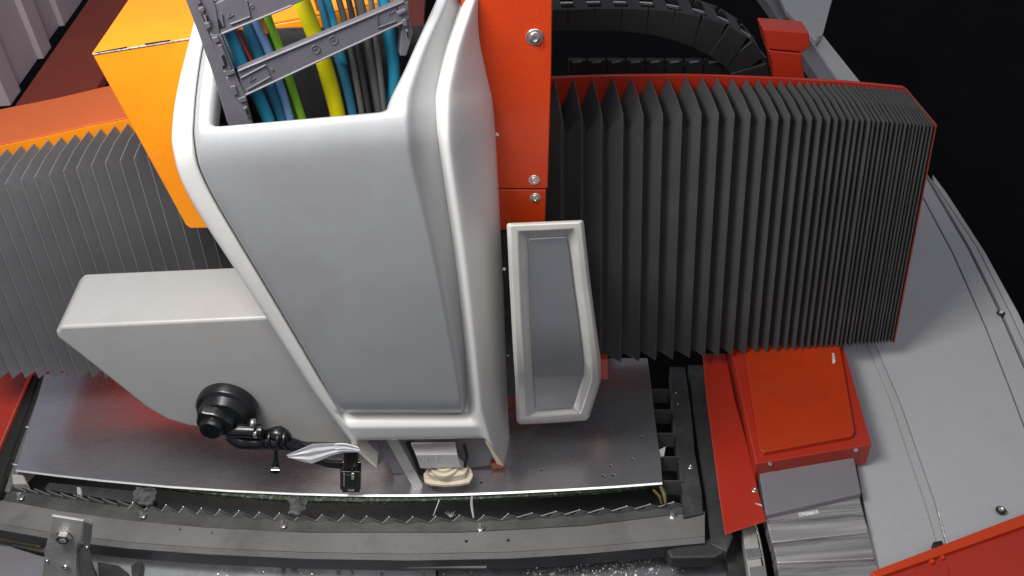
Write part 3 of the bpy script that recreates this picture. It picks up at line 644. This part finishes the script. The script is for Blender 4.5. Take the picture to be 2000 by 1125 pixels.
# comb plate and teeth
tips = [(20, 947), (43, 950), (67, 954), (92, 957), (118, 962), (143, 965), (171, 969), (199, 973), (229, 977), (260, 981), (292, 984), (325, 986), (359, 989), (394, 992), (430, 995), (467, 997), (507, 1000), (546, 1002), (587, 1004), (629, 1005), (672, 1006), (716, 1008), (760, 1009), (806, 1009), (851, 1008), (897, 1006), (945, 1006), (992, 1003), (1039, 1001), (1086, 998), (1132, 995), (1178, 992), (1224, 988), (1269, 984), (1315, 980)]
zt_ = -.022
tipf = [(x, y) for x, y in tips]
xs2 = [-20]+[x for x, _ in tips]+[1345]
cA = [PZ(x, pw(tipf, x)+11, zt_-.012) for x in xs2]; cB = [V((p.x, PZ(x, pw(rear_t, x), zr-.004).y+.004, zr-.006)) for x, p in zip(xs2, cA)]
B().strip(cA, cB, (0, 0, -.004)).build('comb_plate', comb_m, bed)
for i, (x, y) in enumerate(tips):
    if i < 9:      # bent tabs seen edge on
        p = PZ(x, y, zt_); q = PZ(x+31, y+11.5, zt_-.004)
        b = B(); b.prism([p, q, q+V((0, 0, -.02)), p+V((0, 0, -.02))], (0, -.0022, 0)); b.build('tooth', rail_m, bed)
    else:
        nx, ny = tips[i+1] if i+1 < len(tips) else (x+44, y-3)
        px_, py_ = tips[i-1]; w0 = x-px_
        tip = PZ(x, y, zt_); valley = PZ(x-w0*.28, y+11.5, zt_-.01); nxt = PZ(nx-(nx-x)*.28, ny+11.5, zt_-.01)
        b = B(); b.prism([valley, tip, nxt, nxt+V((0, 0, -.012)), valley+V((0, 0, -.012))], (0, -.003, 0)); tt = b.build('tooth', comb_m, bed)
        if x < 1000: ed = B(); ed.tube([valley+V((0, -.002, .001)), tip+V((0, -.002, .001))], .0009, 5, 1)
        else: ed = B(); ed.tube([PZ(x-30, y+10, zt_-.006), tip+V((0, -.002, .001))], .0011, 5, 1)
        ed.build('worn_edge', worn_m, tt)
        tp2 = B(); tp2.lathe(tip+V((0, -.002, .001)), (0, 0, 1), [(.0022, -.002), (.0026, 0), (.0018, .002), (.0003, .003)], 8); tp2.build('melted_tip', zinc_m, tt)
for x, y in ((40, 966), (279, 1001), (553, 1020), (938, 1026), (1313, 1002)):
    p = PZ(x, y+6, zr+.001); w0 = inst('bolt', washer_me, p, (0, 0, 1), .0085, bed)
    s_ = bpy.data.objects.new('bolt_head', stud_me); link(s_, w0)
# trough below
B().prism([PZ(x, y, -.12) for x, y in ((-40, 900), (1360, 900), (1370, 1040), (-40, 1040))], (0, 0, -.004)).build('trough', trough_m, bed)
# slag-crusted support edge just under the sheet, with support slats (run towards the back)
sx = [300, 380, 450, 520, 580, 640, 700, 760, 820, 900, 1000, 1100, 1200, 1285]
st = [(300, 947), (450, 957), (580, 963), (700, 966), (800, 966), (900, 964), (1000, 960), (1100, 955), (1200, 949), (1293, 942)]
B().strip([PZ(x, pw(st, x)-3, -.006) for x in sx], [PZ(x, pw(st, x)+pw([(300, 4), (450, 12), (560, 15), (700, 13), (850, 12), (1000, 11), (1200, 9), (1285, 5)], x), -.016) for x in sx], (0, .002, -.012)).build('slag_edge', slag_m, bed)
for poly_ in ([(266, 952), (303, 952), (306, 966), (298, 985), (275, 984), (258, 976), (262, 962)], [(562, 972), (600, 974), (596, 992), (584, 1004), (562, 1003), (568, 988)]):
    
    ps = []
    for i_, (x, y) in enumerate(poly_):
        x2, y2 = poly_[(i_+1) % len(poly_)]
        for q_ in (0, .25, .5, .75): ps.append(PZ(lerp(x, x2, q_)+random.uniform(-2.2, 2.2), lerp(y, y2, q_)+random.uniform(-1.8, 1.8), -.012))
    B().prism(ps, (0, 0, -.006)).build('slag_lump', grime_m, bed)
b = B(); b.tube([PZ(922, 968, -.01), PZ(921, 985, -.012), PZ(925, 1012, -.02)], [.003, .0035, .002], 8, 4); b.build('slag_drip', worn_m, bed)
b = B(); b.tube([PZ(858, 976, -.005), PZ(853, 990, -.01), PZ(846, 1008, -.02)], [.0015, .0012, .0006], 6, 3); b.build('metal_whisker', label_m, bed)
b = B()
for k in range(9):
    a = math.radians(180*k/8); c = PZ(880, 1010, -.02); b.tube([c, c+V((math.cos(a*1.7+k)*.012, .006, math.sin(a)*.012+.002*(k % 3)))], [.0011, .0003], 5, 1)
b.build('slag_burr', worn_m, bed)
b = B(); b.tube([PZ(1290, 950, -.005), PZ(1297, 965, -.01), PZ(1300, 985, -.02)], [.004, .006, .003], 8, 3); b.tube([PZ(1276, 957, -.008), PZ(1288, 970, -.01), PZ(1292, 984, -.02)], [.003, .004, .002], 8, 3); b.build('slag_drip', brass_m, bed)
# dark inner boxes at left under sheet
B().prism([PZ(x, y, -.03) for x, y in ((95, 941), (300, 962), (262, 982), (84, 955))], (0, 0, -.05)).build('inner_channel', dark_m, bed, bevel=.004)
B().prism([PZ(x, y, -.02) for x, y in ((150, 951), (157, 952), (158, 966), (151, 965))], (0, 0, -.03)).build('slat_end', worn_m, bed)
B().prism([PZ(x, y, -.014) for x, y in ((22, 925), (45, 927), (52, 944), (24, 945))], (0, 0, -.03)).build('slat_end', worn_m, bed, bevel=.003)
# right side plate with slots
B().prism([PZ(x, y, -.02) for x, y in ((1308, 716), (1338, 716), (1350, 800), (1357, 880), (1371, 960), (1374, 1001), (1335, 1010), (1332, 960), (1322, 880), (1312, 800))], (0, 0, -.05)).build('side_plate', dark_m, bed, bevel=.003)
for x0, x1, y in ((1268, 1306, 761), (1281, 1316, 801), (1287, 1317, 847), (1291, 1326, 893), (1300, 1334, 940)):
    p, q = PZ(x0-6, y, -.012), PZ(x1, y, -.012); B().prism([p, q, q+V((0, 0, -.05)), p+V((0, 0, -.05))], (0, .0026, 0)).build('support_slat', comb_m, bed)
B().prism([PZ(1288, 878, .001), PZ(1300, 872, .004), PZ(1297, 890, -.01), PZ(1290, 892, -.01)], (0, 0, -.004)).build('slag_lump', worn_m, bed)
bolt(PZ(1348, 912, -.019), (0, 0, 1), .0068, bed); 
for x, y in ((1320, 768), (1324, 790)): inst('bolt', head_me, PZ(x, y, -.0195), (0, 0, 1), .004, bed)
B().strip([PZ(1344, 712, -.05), PZ(1352, 800, -.05), PZ(1366, 900, -.05), PZ(1380, 1000, -.05), PZ(1386, 1045, -.05), PZ(1385, 1062, -.05)], [PZ(1384, 712, -.035), PZ(1394, 800, -.035), PZ(1408, 900, -.035), PZ(1424, 1000, -.035), PZ(1432, 1048, -.035), PZ(1420, 1078, -.045)], (0, 0, -.03)).build('outer_frame', dark_m, bed, bevel=.004)
B().prism([PZ(x, y, -.05) for x, y in ((1300, 1072), (1386, 1050), (1424, 1040), (1425, 1072), (1395, 1088), (1310, 1090))], (0, 0, -.04)).build('outer_frame', dark_m, bed, bevel=.006)
# left side of the bed
B().prism([PZ(x, y, -.025) for x, y in ((62, 738), (100, 738), (60, 900), (32, 925), (18, 960), (-40, 955), (-30, 900), (30, 830))], (0, 0, -.05)).build('side_plate', rail_m, bed, bevel=.003)
for x, y in ((47, 833), (22, 906)):
    B().prism([PZ(x, y, -.022), PZ(x+14, y+3, -.022), PZ(x+14, y+5, -.022), PZ(x, y+2, -.022)], (0, 0, .003)).build('weld_tick', label_m, bed)
fr = B(); fr.prism([PZ(x, y, .0) for x, y in ((62, 728), (80, 728), (24, 880), (0, 950), (-30, 1000), (-30, 930), (8, 850))], (0, 0, -.06)); o = fr.build('rubber_seal', rubber_m, bevel=.004); tag(o, 'black rubber seal strip between the red left frame and the cutting bed', 'seal')
fr = B(); fr.prism([PZ(x, y, .012) for x, y in ((-60, 716), (66, 716), (52, 745), (0, 868), (-60, 1000))], (0, 0, -.08)); o = fr.build('red_machine_frame', red_m, bevel=.004); tag(o, 'red painted frame at the far left below the grey bellows', 'machine frame')
# ---------------------------------------------------------------- pans and chips
f = B(); f.prism([PZ(x, y, -.13) for x, y in ((-80, 1000), (850, 1060), (852, 1180), (-120, 1180))], (0, 0, -.02)); o = f.build('pan_plate', pan_m); tag(o, 'blue grey floor pan plate in front of the rail, left of the seam', 'floor pan')
f = B(); f.prism([PZ(x, y, -.136) for x, y in ((855, 1050), (1440, 1030), (1480, 1180), (856, 1180))], (0, 0, -.02)); o = f.build('pan_plate', pandark_m); tag(o, 'dark sooty floor pan strewn with bright chips, right of the seam', 'floor pan')
b = B()
for k in range(420):
    if k < 300: x = random.gauss(1200, 90); y = random.gauss(1105, 16)
    else: x = random.uniform(420, 1340); y = random.uniform(1095, 1125)
    if y < 1085 or x > 1350: continue
    z = -.1285 if x < 850 else -.1345
    c = PZ(x, y, z); r = random.choice([.0008, .001, .0014, .0022]) if random.random() < .96 else .0045
    rot = Matrix.Rotation(random.uniform(0, 6), 3, 'Z') @ Matrix.Rotation(random.uniform(0, 1), 3, 'X')
    b.box(c, (r*random.uniform(1, 2.6), r*1.3, r), rot)
o = b.build('metal_chips', chip_m); tag(o, 'scattered tiny bright metal chips on the floor pans', 'metal chips', kind='stuff')
# ---------------------------------------------------------------- steel bracket bottom left
t = thing('steel_bracket', PZ(130, 1125, -.13), 'scuffed steel bracket with a hex nut standing at the bottom left corner', 'bracket')
YK = PZ(130, 1125, -.06).y
def K(x, y, d=0): return PY(x, y, YK-d)
B().prism([K(x, y) for x, y in ((101, 1008), (163, 1018), (160, 1045), (150, 1070), (150, 1140), (80, 1140), (88, 1075), (96, 1040))], (0, .006, 0)).build('face_plate', worn_m, t, bevel=.0015)
B().prism([K(x, y) for x, y in ((164, 1018), (180, 1024), (176, 1062), (172, 1076), (180, 1110), (192, 1140), (152, 1140), (152, 1071), (161, 1046))], (0, .010, 0)).build('side_gusset', rail_m, t, bevel=.0015)
b = B(); b.tube([K(160, 1060, .001), K(153, 1075, .001), K(152, 1105, .001), K(156, 1140, .001)], .0022, 8, 4); b.build('bright_edge', steel_m, t)
bolt(K(126, 1045), (0, -1, 0), .017, t, 'nut'); bolt(K(92, 1095), (0, -1, 0), .006, t); inst('bolt', head_me, K(129, 1105), (0, -1, 0), .011, t); inst('bolt', head_me, K(170, 1068), (.3, -1, 0), .006, t)
b = B(); b.tube([PZ(-60, 1030, -.09), PZ(20, 1042, -.09), PZ(88, 1055, -.09)], .021, 20, 3); o = b.build('tube', brass_m, smooth=True); tag(o, 'stained olive brown tube ending behind the steel bracket, bottom left', 'tube')
b = B(); b.prism([PZ(x, y, -.10) for x, y in ((-60, 1064), (18, 1066), (90, 1088), (86, 1140), (-60, 1150))], (0, 0, -.03)); o = b.build('mounting_plate', plate_m, bevel=.003); tag(o, 'grey flat mounting plate in the bottom left corner below the olive tube', 'plate')
b = B(); b.prism([PZ(x, y, -.098) for x, y in ((22, 1050), (60, 1056), (88, 1066), (86, 1079), (24, 1067))], (0, 0, -.03)); o = b.build('spacer_block', dark_m, bevel=.003); tag(o, 'small black spacer block between the olive tube and the grey plate', 'block')
b = B(); b.prism([PZ(x, y, -.11) for x, y in ((190, 1096), (232, 1104), (250, 1118), (246, 1140), (195, 1140))], (0, 0, -.02)); b.prism([PZ(x, y, -.10) for x, y in ((256, 1104), (276, 1094), (272, 1120), (258, 1140))], (0, 0, -.03)); o = b.build('dark_clamp', dark_m, bevel=.002); tag(o, 'small dark metal clamp on the pan just right of the steel bracket', 'clamp')
# ================================================================ RIGHT SIDE
t = thing('side_rail', PZ(1440, 900, -.03), 'long red rail beside the right edge of the cutting bed', 'machine frame')
B().strip([PZ(1372, 690, .01), PZ(1380, 780, .01), (PZ(1392, 870, .01)), PZ(1405, 970, .01), PZ(1416, 1043, .01)], [PZ(1418, 690, .01), PZ(1436, 780, .01), PZ(1461, 870, .01), PZ(1483, 965, .01), PZ(1498, 1016, .01)], (0, 0, -.006)).build('rail_body', red_m, t, bevel=.003)
bolt(PZ(1473, 957, .010), (0, 0, 1), .0068, t)
B().prism([PZ(1474, 982, .0108), PZ(1488, 986, .0108), PZ(1489, 989, .0108), PZ(1476, 985, .0108)], (0, 0, .0004)).build('paint_chip', label_m, t)
# motor cover
t = thing('drive_cover', PZ(1570, 880, .0), 'red folded sheet cover with raised lid under the end of the right bellows', 'machine cover')
zc = .05
B().prism([PZ(x, y, zc) for x, y in ((1424, 660), (1640, 650), (1703, 868), (1477, 906))], (0, 0, -.07)).build('cover_box', red_m, t, bevel=.003)
B().prism([PZ(x, y, zc+.013) for x, y in ((1452, 670), (1636, 652), (1669, 842), (1664, 851), (1493, 883), (1485, 878))], (0, 0, -.013)).build('lid', lid_m, t, bevel=.002, seg=2)
for x, y, s_ in ((1503, 903, 1), (1670, 876, 1)): inst('bolt', nut_me, PZ(x, y, zc-.005)+V((0, -.003, 0)), (0, -1, .2), .0055, t)
B().prism([PZ(x, y, zc+.0132) for x, y in ((1625, 690), (1629, 690), (1632, 708), (1626, 711))], (0, 0, .0006)).build('paint_chip', label_m, t)
# telescopic way cover
t = thing('way_cover', PZ(1590, 1000, -.05), 'grey steel telescopic way cover leaving the front of the red drive cover', 'way cover')
B().prism([PZ(x, y, .012) for x, y in ((1476, 880), (1660, 850), (1683, 963), (1496, 1006))], (0, 0, -.05)).build('cover_plate', plate_m, t, bevel=.004)
B().prism([PZ(x, y, -.004) for x, y in ((1489, 985), (1674, 950), (1697, 1040), (1508, 1060))], (0, 0, -.04)).build('cover_plate', tele_m, t, bevel=.004)
B().prism([PZ(x, y, -.012) for x, y in ((1504, 1040), (1693, 1020), (1710, 1092), (1518, 1100))], (0, 0, -.04)).build('cover_plate', tele_m, t, bevel=.004)
B().prism([PZ(x, y, -.020) for x, y in ((1512, 1080), (1705, 1068), (1735, 1180), (1535, 1190))], (0, 0, -.04)).build('cover_plate', tele_m, t, bevel=.004)
B().prism([PZ(x, y, -.0038) for x, y in ((1559, 1002), (1597, 996), (1599, 1003), (1561, 1010))], (0, 0, .0008)).build('label', label_m, t)
B().prism([PZ(x, y, -.03) for x, y in ((1449, 1030), (1476, 1022), (1500, 1180), (1470, 1180))], (0, 0, -.03)).build('guide_rail', worn_m, t, bevel=.002)
B().prism([PZ(x, y, -.028) for x, y in ((1456, 1074), (1484, 1072), (1488, 1090), (1460, 1094))], (0, 0, .004)).build('rail_clip', steel_m, t, bevel=.001)
B().prism([PZ(x, y, -.028) for x, y in ((1464, 1110), (1492, 1106), (1500, 1150), (1470, 1150))], (0, 0, .004)).build('rail_clip', steel_m, t, bevel=.001)
b = B(); b.tube([PZ(1476, 1022, -.02), PZ(1487, 1070, -.02), PZ(1496, 1125, -.02), PZ(1502, 1180, -.02)], .0022, 6, 3); b.build('rail_edge', steel_m, t)
B().prism([PZ(x, y, -.10) for x, y in ((1415, 1045), (1460, 1028), (1500, 1180), (1430, 1180))], (0, 0, -.05)).build('rail_bed', dark_m, t)
B().prism([PZ(x, y, .0) for x, y in ((1479, 908), (1486, 907), (1502, 1000), (1500, 1014), (1494, 1006))], (0, 0, -.03)).build('edge_strip', steel_m, t, bevel=.001)
# cabinet
t = thing('cabinet_wall', PZ(1850, 800, -.1), 'light grey painted machine side wall curving down the right edge of the picture', 'machine housing')
def band(name, L, R_, z0, z1, th=.03, m=cab_m, bv=.002, sm=False):
    return B().strip([PZ(x, y, z0) for x, y in L], [PZ(x, y, z1) for x, y in R_], (0, 0, -th)).build(name, m, t, bevel=bv)
band('lower_panel', [(1560, 560), (1600, 680), (1640, 790), (1672, 900), (1690, 1000), (1712, 1125), (1725, 1200)], [(1640, 560), (1697, 680), (1740, 785), (1778, 900), (1806, 980), (1830, 1062), (1868, 1200)], -.03, -.03)
band('step_edge', [(1641, 560), (1698, 680), (1741, 785), (1779, 900), (1807, 980), (1831, 1062), (1869, 1200)], [(1655, 560), (1712, 680), (1757, 785), (1797, 900), (1825, 980), (1847, 1062), (1885, 1200)], -.026, -.008)
Lb = [(1657, 560), (1714, 680), (1759, 785), (1799, 900), (1827, 980), (1849, 1062), (1885, 1200)]
Rb = [(1772, 330), (1860, 495), (1925, 640), (1972, 760), (2010, 860), (2050, 990), (2090, 1150)]
band('main_panel', Lb, Rb, -.004, .02)
R1 = [(1774.5, 329), (1862.5, 494), (1927.5, 639), (1974.5, 759), (2012.5, 859), (2052.5, 989), (2092, 1150)]
R2 = [(1799, 330), (1890, 485), (1952, 610), (2005, 730), (2055, 850), (2090, 960), (2140, 1100)]
band('rim_panel', R1, R2, .022, .026)
R3 = [(1804, 330), (1895, 483), (1958, 608), (2011, 728), (2061, 848), (2096, 958), (2146, 1100)]
R4 = [(1822, 355), (1908, 483), (1975, 615), (2030, 735), (2080, 848), (2120, 958), (2166, 1100)]
band('seal_groove', [(x-1, y) for x, y in R2], [(x+1, y) for x, y in R3], .012, .012, m=rubber_m)
R6 = [(1822, 340), (1850, 378), (1924, 492), (1990, 612), (2050, 740), (2105, 870), (2180, 1050)]
band('rim_panel', R3, R4, .030, .033)
band('outer_flange', [(x+1.5, y) for x, y in R4], R6, .034, .038)
for x_, y_, z_ in ((1955, 611, .0325), (1955, 996, .0205)):
    b = B(); b.lathe(PZ(x_, y_, z_), (0, 0, 1), [(.0105, -.002), (.0105, .0006), (.002, .0006)], 20); b.build('rivet_recess_shade', rubber_m, t)  # black disc paints the dark of the recess round each rivet
inst('rivet', head_me, PZ(1955, 611, .032), (0, 0, 1), .0085, t); inst('rivet', head_me, PZ(1955, 996, .02), (0, 0, 1), .0095, t)
b = B(); b.tube([PZ(1833, 1000, -.003), PZ(1843, 1040, -.003), PZ(1851, 1062, -.003)], .002, 8, 2); b.build('glass_rod', label_m, t)
B().prism([PZ(x, y, .004) for x, y in ((1822, 1058), (1840, 1055), (1845, 1066), (1826, 1071))], (0, 0, -.02)).build('rubber_foot', rubber_m, t, bevel=.002)
# upper cabinet parts (behind the bellows, top right)
B().strip([PZ(1430, -90, .1), PZ(1503, 10, .1), PZ(1570, 110, .1), PZ(1640, 215, .1)], [PZ(1470, -90, .1), PZ(1535, 5, .1), PZ(1603, 110, .1), PZ(1675, 215, .1)], (0, 0, -.05)).build('upper_ledge', plate_m, t, bevel=.003)
B().strip([PZ(1472, -90, .11), PZ(1537, 5, .11), PZ(1605, 110, .11), PZ(1676, 215, .11)], [PZ(1500, -90, .14), PZ(1578, 20, .14), PZ(1606, 66, .14), PZ(1725, 215, .14)], (0, 0, -.05)).build('upper_ledge', cab_m, t, bevel=.003)
pl = [PZ(x, y, .15) for x, y in ((1500, -60), (1645, -60), (1624, 2), (1607, 66), (1592, 80), (1535, 20))]
B().prism(pl, (0, 0, -.02)).build('corner_plate', cab_m, t, bevel=.002)
for x, y in ((1599, 38), (1597, 72)): inst('rivet', nut_me, PZ(x, y, .151), (0, 0, 1), .0075, t)
# orange lower right beam
t = thing('front_frame', PZ(1900, 1125, 0), 'glossy red orange frame beam crossing the bottom right corner', 'machine frame')
zo = .065
B().strip([PZ(1700, 1117, zo), PZ(1850, 1060, zo), PZ(2000, 1003, zo), PZ(2100, 960, zo)], [PZ(1712, 1128, zo), PZ(1852, 1079, zo), PZ(2002, 1026, zo), PZ(2100, 990, zo)], (0, 0, -.03)).build('top_flange', strip_m, t, bevel=.002)
B().strip([PZ(1712, 1130, zo-.01), PZ(1852, 1081, zo-.01), PZ(2002, 1028, zo-.01), PZ(2100, 992, zo-.01)], [PZ(1760, 1290, zo-.022), PZ(1900, 1270, zo-.022), PZ(2060, 1250, zo-.022), PZ(2190, 1240, zo-.022)], (0, 0, -.03)).build('inner_face', red_m, t, bevel=.002)
for x, y in ((1818, 1098), (1838, 1090)): 
    b = B(); b.lathe(PZ(x, y, zo-.012), (0, -.3, 1), [(.006, 0), (.006, .006), (.004, .009), (.001, .009)], 16); autosmooth(b.build('stud', strip_m, t))
B().prism([PZ(x, y, zo-.012) for x, y in ((1788, 1112), (1850, 1104), (1860, 1160), (1800, 1170))], (0, 0, .004)).build('raised_pad', red_m, t, bevel=.002)
# red buffer, top right
t = thing('end_stop', PY(1540, 150, 1.99), 'red block shaped end stop above the right bellows, top right', 'end stop')
YE = 1.99
B().prism([PY(x, y, YE) for x, y in ((1490, 56), (1580, 63), (1583, 90), (1569, 103), (1500, 97))], (0, .06, 0)).build('block_head', red_m, t, bevel=.004, seg=3)
B().prism([PY(x, y, YE+.004) for x, y in ((1500, 98), (1568, 104), (1567, 120), (1574, 160), (1512, 158), (1508, 120))], (0, .05, 0)).build('block_foot', red_m, t, bevel=.004, seg=3)
# ---------------------------------------------------------------- black chain
YC = 2.02; WC = .09
t = thing('cable_chain', PY(1300, 150, YC), 'black plastic cable chain looping behind the right bellows', 'cable chain')
cl = [(1010, 40), (1060, 40), (1110, 39), (1162, 38), (1215, 39), (1265, 42), (1315, 50), (1362, 62), (1405, 80), (1440, 104), (1464, 134), (1474, 170), (1468, 205), (1440, 232)]
hw = [21, 21, 21, 22, 23, 25, 28, 32, 35, 37, 37, 35, 34, 34]
for i in range(len(cl)-1):
    (x0, y0), (x1, y1) = cl[i], cl[i+1]; L = math.hypot(x1-x0, y1-y0); nx, ny = (y1-y0)/L, -(x1-x0)/L; h0, h1 = hw[i], hw[i+1]
    lk = B(); s0 = .0 if i % 2 else .003
    q = [(x0-1+nx*h0, y0+ny*h0), (x1+nx*h1, y1+ny*h1), (x1-nx*h1, y1-ny*h1), (x0-1-nx*h0, y0-ny*h0)]
    lk.prism([PY(x, y, YC-s0) for x, y in q], (0, .010, 0)); lo = lk.build('link', blackchain_m, t, bevel=.002); B().prism([PY(x, y, YC-s0)+V((0, WC, 0)) for x, y in q], (0, .008, 0)).build('rear_link_plate', blackchain_m, lo, bevel=.002)
    # outer crossbar (spans the two plates)
    mx, my = lerp(x0, x1, .5), lerp(y0, y1, .5); tx, ty = (x1-x0)/L, (y1-y0)/L; hm = (h0+h1)/2
    q = [(mx-tx*13+nx*hm, my-ty*13+ny*hm), (mx+tx*13+nx*hm, my+ty*13+ny*hm), (mx+tx*13+nx*(hm-5), my+ty*13+ny*(hm-5)), (mx-tx*13+nx*(hm-5), my-ty*13+ny*(hm-5))]
    b = B(); b.prism([PY(x, y, YC)+V((0, .002, 0)) for x, y in q], (0, WC, 0)); b.build('crossbar', blackchain_m, lo, bevel=.001)
    if i < 11:
        q = [(mx-tx*17+nx*(hm-2), my-ty*17+ny*(hm-2)), (mx+tx*15+nx*(hm-2), my+ty*15+ny*(hm-2)), (mx+tx*15+nx*(hm-8), my+ty*15+ny*(hm-8)), (mx-tx*17+nx*(hm-8), my-ty*17+ny*(hm-8))]
        b = B(); b.prism([PY(x+26*tx, y+26*ty, YC)+V((0, .04, 0)) for x, y in q], (0, .006, 0)); b.build('slot_highlight', steel_m, lo, bevel=.001)  # bright bar added as the highlight in the chain's slot
for x0, x1, y, m, lab in ((1335, 1400, 127, c_dblue, 'dim blue cable seen inside the loop of the black chain'), (1200, 1330, 134, c_dgrey, 'dark grey cable seen inside the loop of the black chain')):
    b = B(); b.tube([PY(x0, y, YC+.05), PY((x0+x1)/2, y-4, YC+.05), PY(x1, y-2, YC+.05)], .004, 10, 4); o = b.build('cable', m, smooth=True); tag(o, lab, 'cable')
for i in range(9):
    x0 = 1110+i*38; lo = B(); lo.prism([PY(x, y, YC+.03) for x, y in ((x0, 117), (x0+35, 117), (x0+35, 146), (x0, 146))], (0, .012, 0)); lo = lo.build('link', blackchain_m, t, bevel=.003)
    B().prism([PY(x, y, YC+.027) for x, y in ((x0+8, 121), (x0+26, 119), (x0+27, 122), (x0+9, 124))], (0, .004, 0)).build('rib', chain_m, lo)
tr = B(); tr.prism([V((.02, 1.97, .55)), V((.75, 1.97, .55)), V((.75, 2.3, .50)), V((.02, 2.3, .50))], (0, 0, -.01)); o = tr.build('chain_tray', blackchain_m); tag(o, 'black tray under the looping black cable chain behind the right bellows', 'tray')
# ================================================================ LEFT REAR
XW = -1.45
zfoot = PX(0, 210, XW).z
t = thing('ribbed_wall', (XW, 2.6, zfoot), 'mauve grey machine side wall of upright overlapping sheets, top left', 'machine wall')
def W(px, py, dx=0): return PX(px, py, XW+dx)
y_a, y_b = W(-60, 270).y, W(230, -40).y
ys = [W(x, y).y for x, y in ((-60, 275), (0, 208), (24, 182), (71, 128), (89, 108), (121, 74), (240, -50))]
zw = lambda yy: zfoot
offs = [.0, .03, .012, .03, .004, .022]
for i in range(6):
    y0, y1 = ys[i], ys[i+1]; b = B(); b.box((XW-.03+offs[i], (y0+y1)/2, zfoot+.55), (.06, y1-y0-.004, 1.1)); b.build('sheet_panel', wall_m, t, bevel=.003)
o = B(); o.prism([V((XW+.04, ys[0]-.6, zfoot)), V((XW+.04, ys[-1]+.6, zfoot)), V((XW+.24, ys[-1]+.6, zfoot-.02)), V((XW+.24, ys[0]-.6, zfoot-.02))], (0, 0, -.03)); o = o.build('shaded_red_machine_frame', shaded_red_m, bevel=.004); tag(o, 'shade-dark red frame ledge at the foot of the mauve grey wall, top left', 'machine frame')
o = B(); o.prism([V((XW+.24, 2.02, zfoot-.16)), V((XW+.24, ys[-1]+.6, zfoot-.16)), V((XW+1.2, ys[-1]+.6, zfoot-.16)), V((XW+1.2, 2.02, zfoot-.16))], (0, 0, -.03)); o = o.build('rear_frame', shaded_red_m, bevel=.004); tag(o, 'shade-dark red lower frame plate behind the orange cover, top left', 'machine frame')
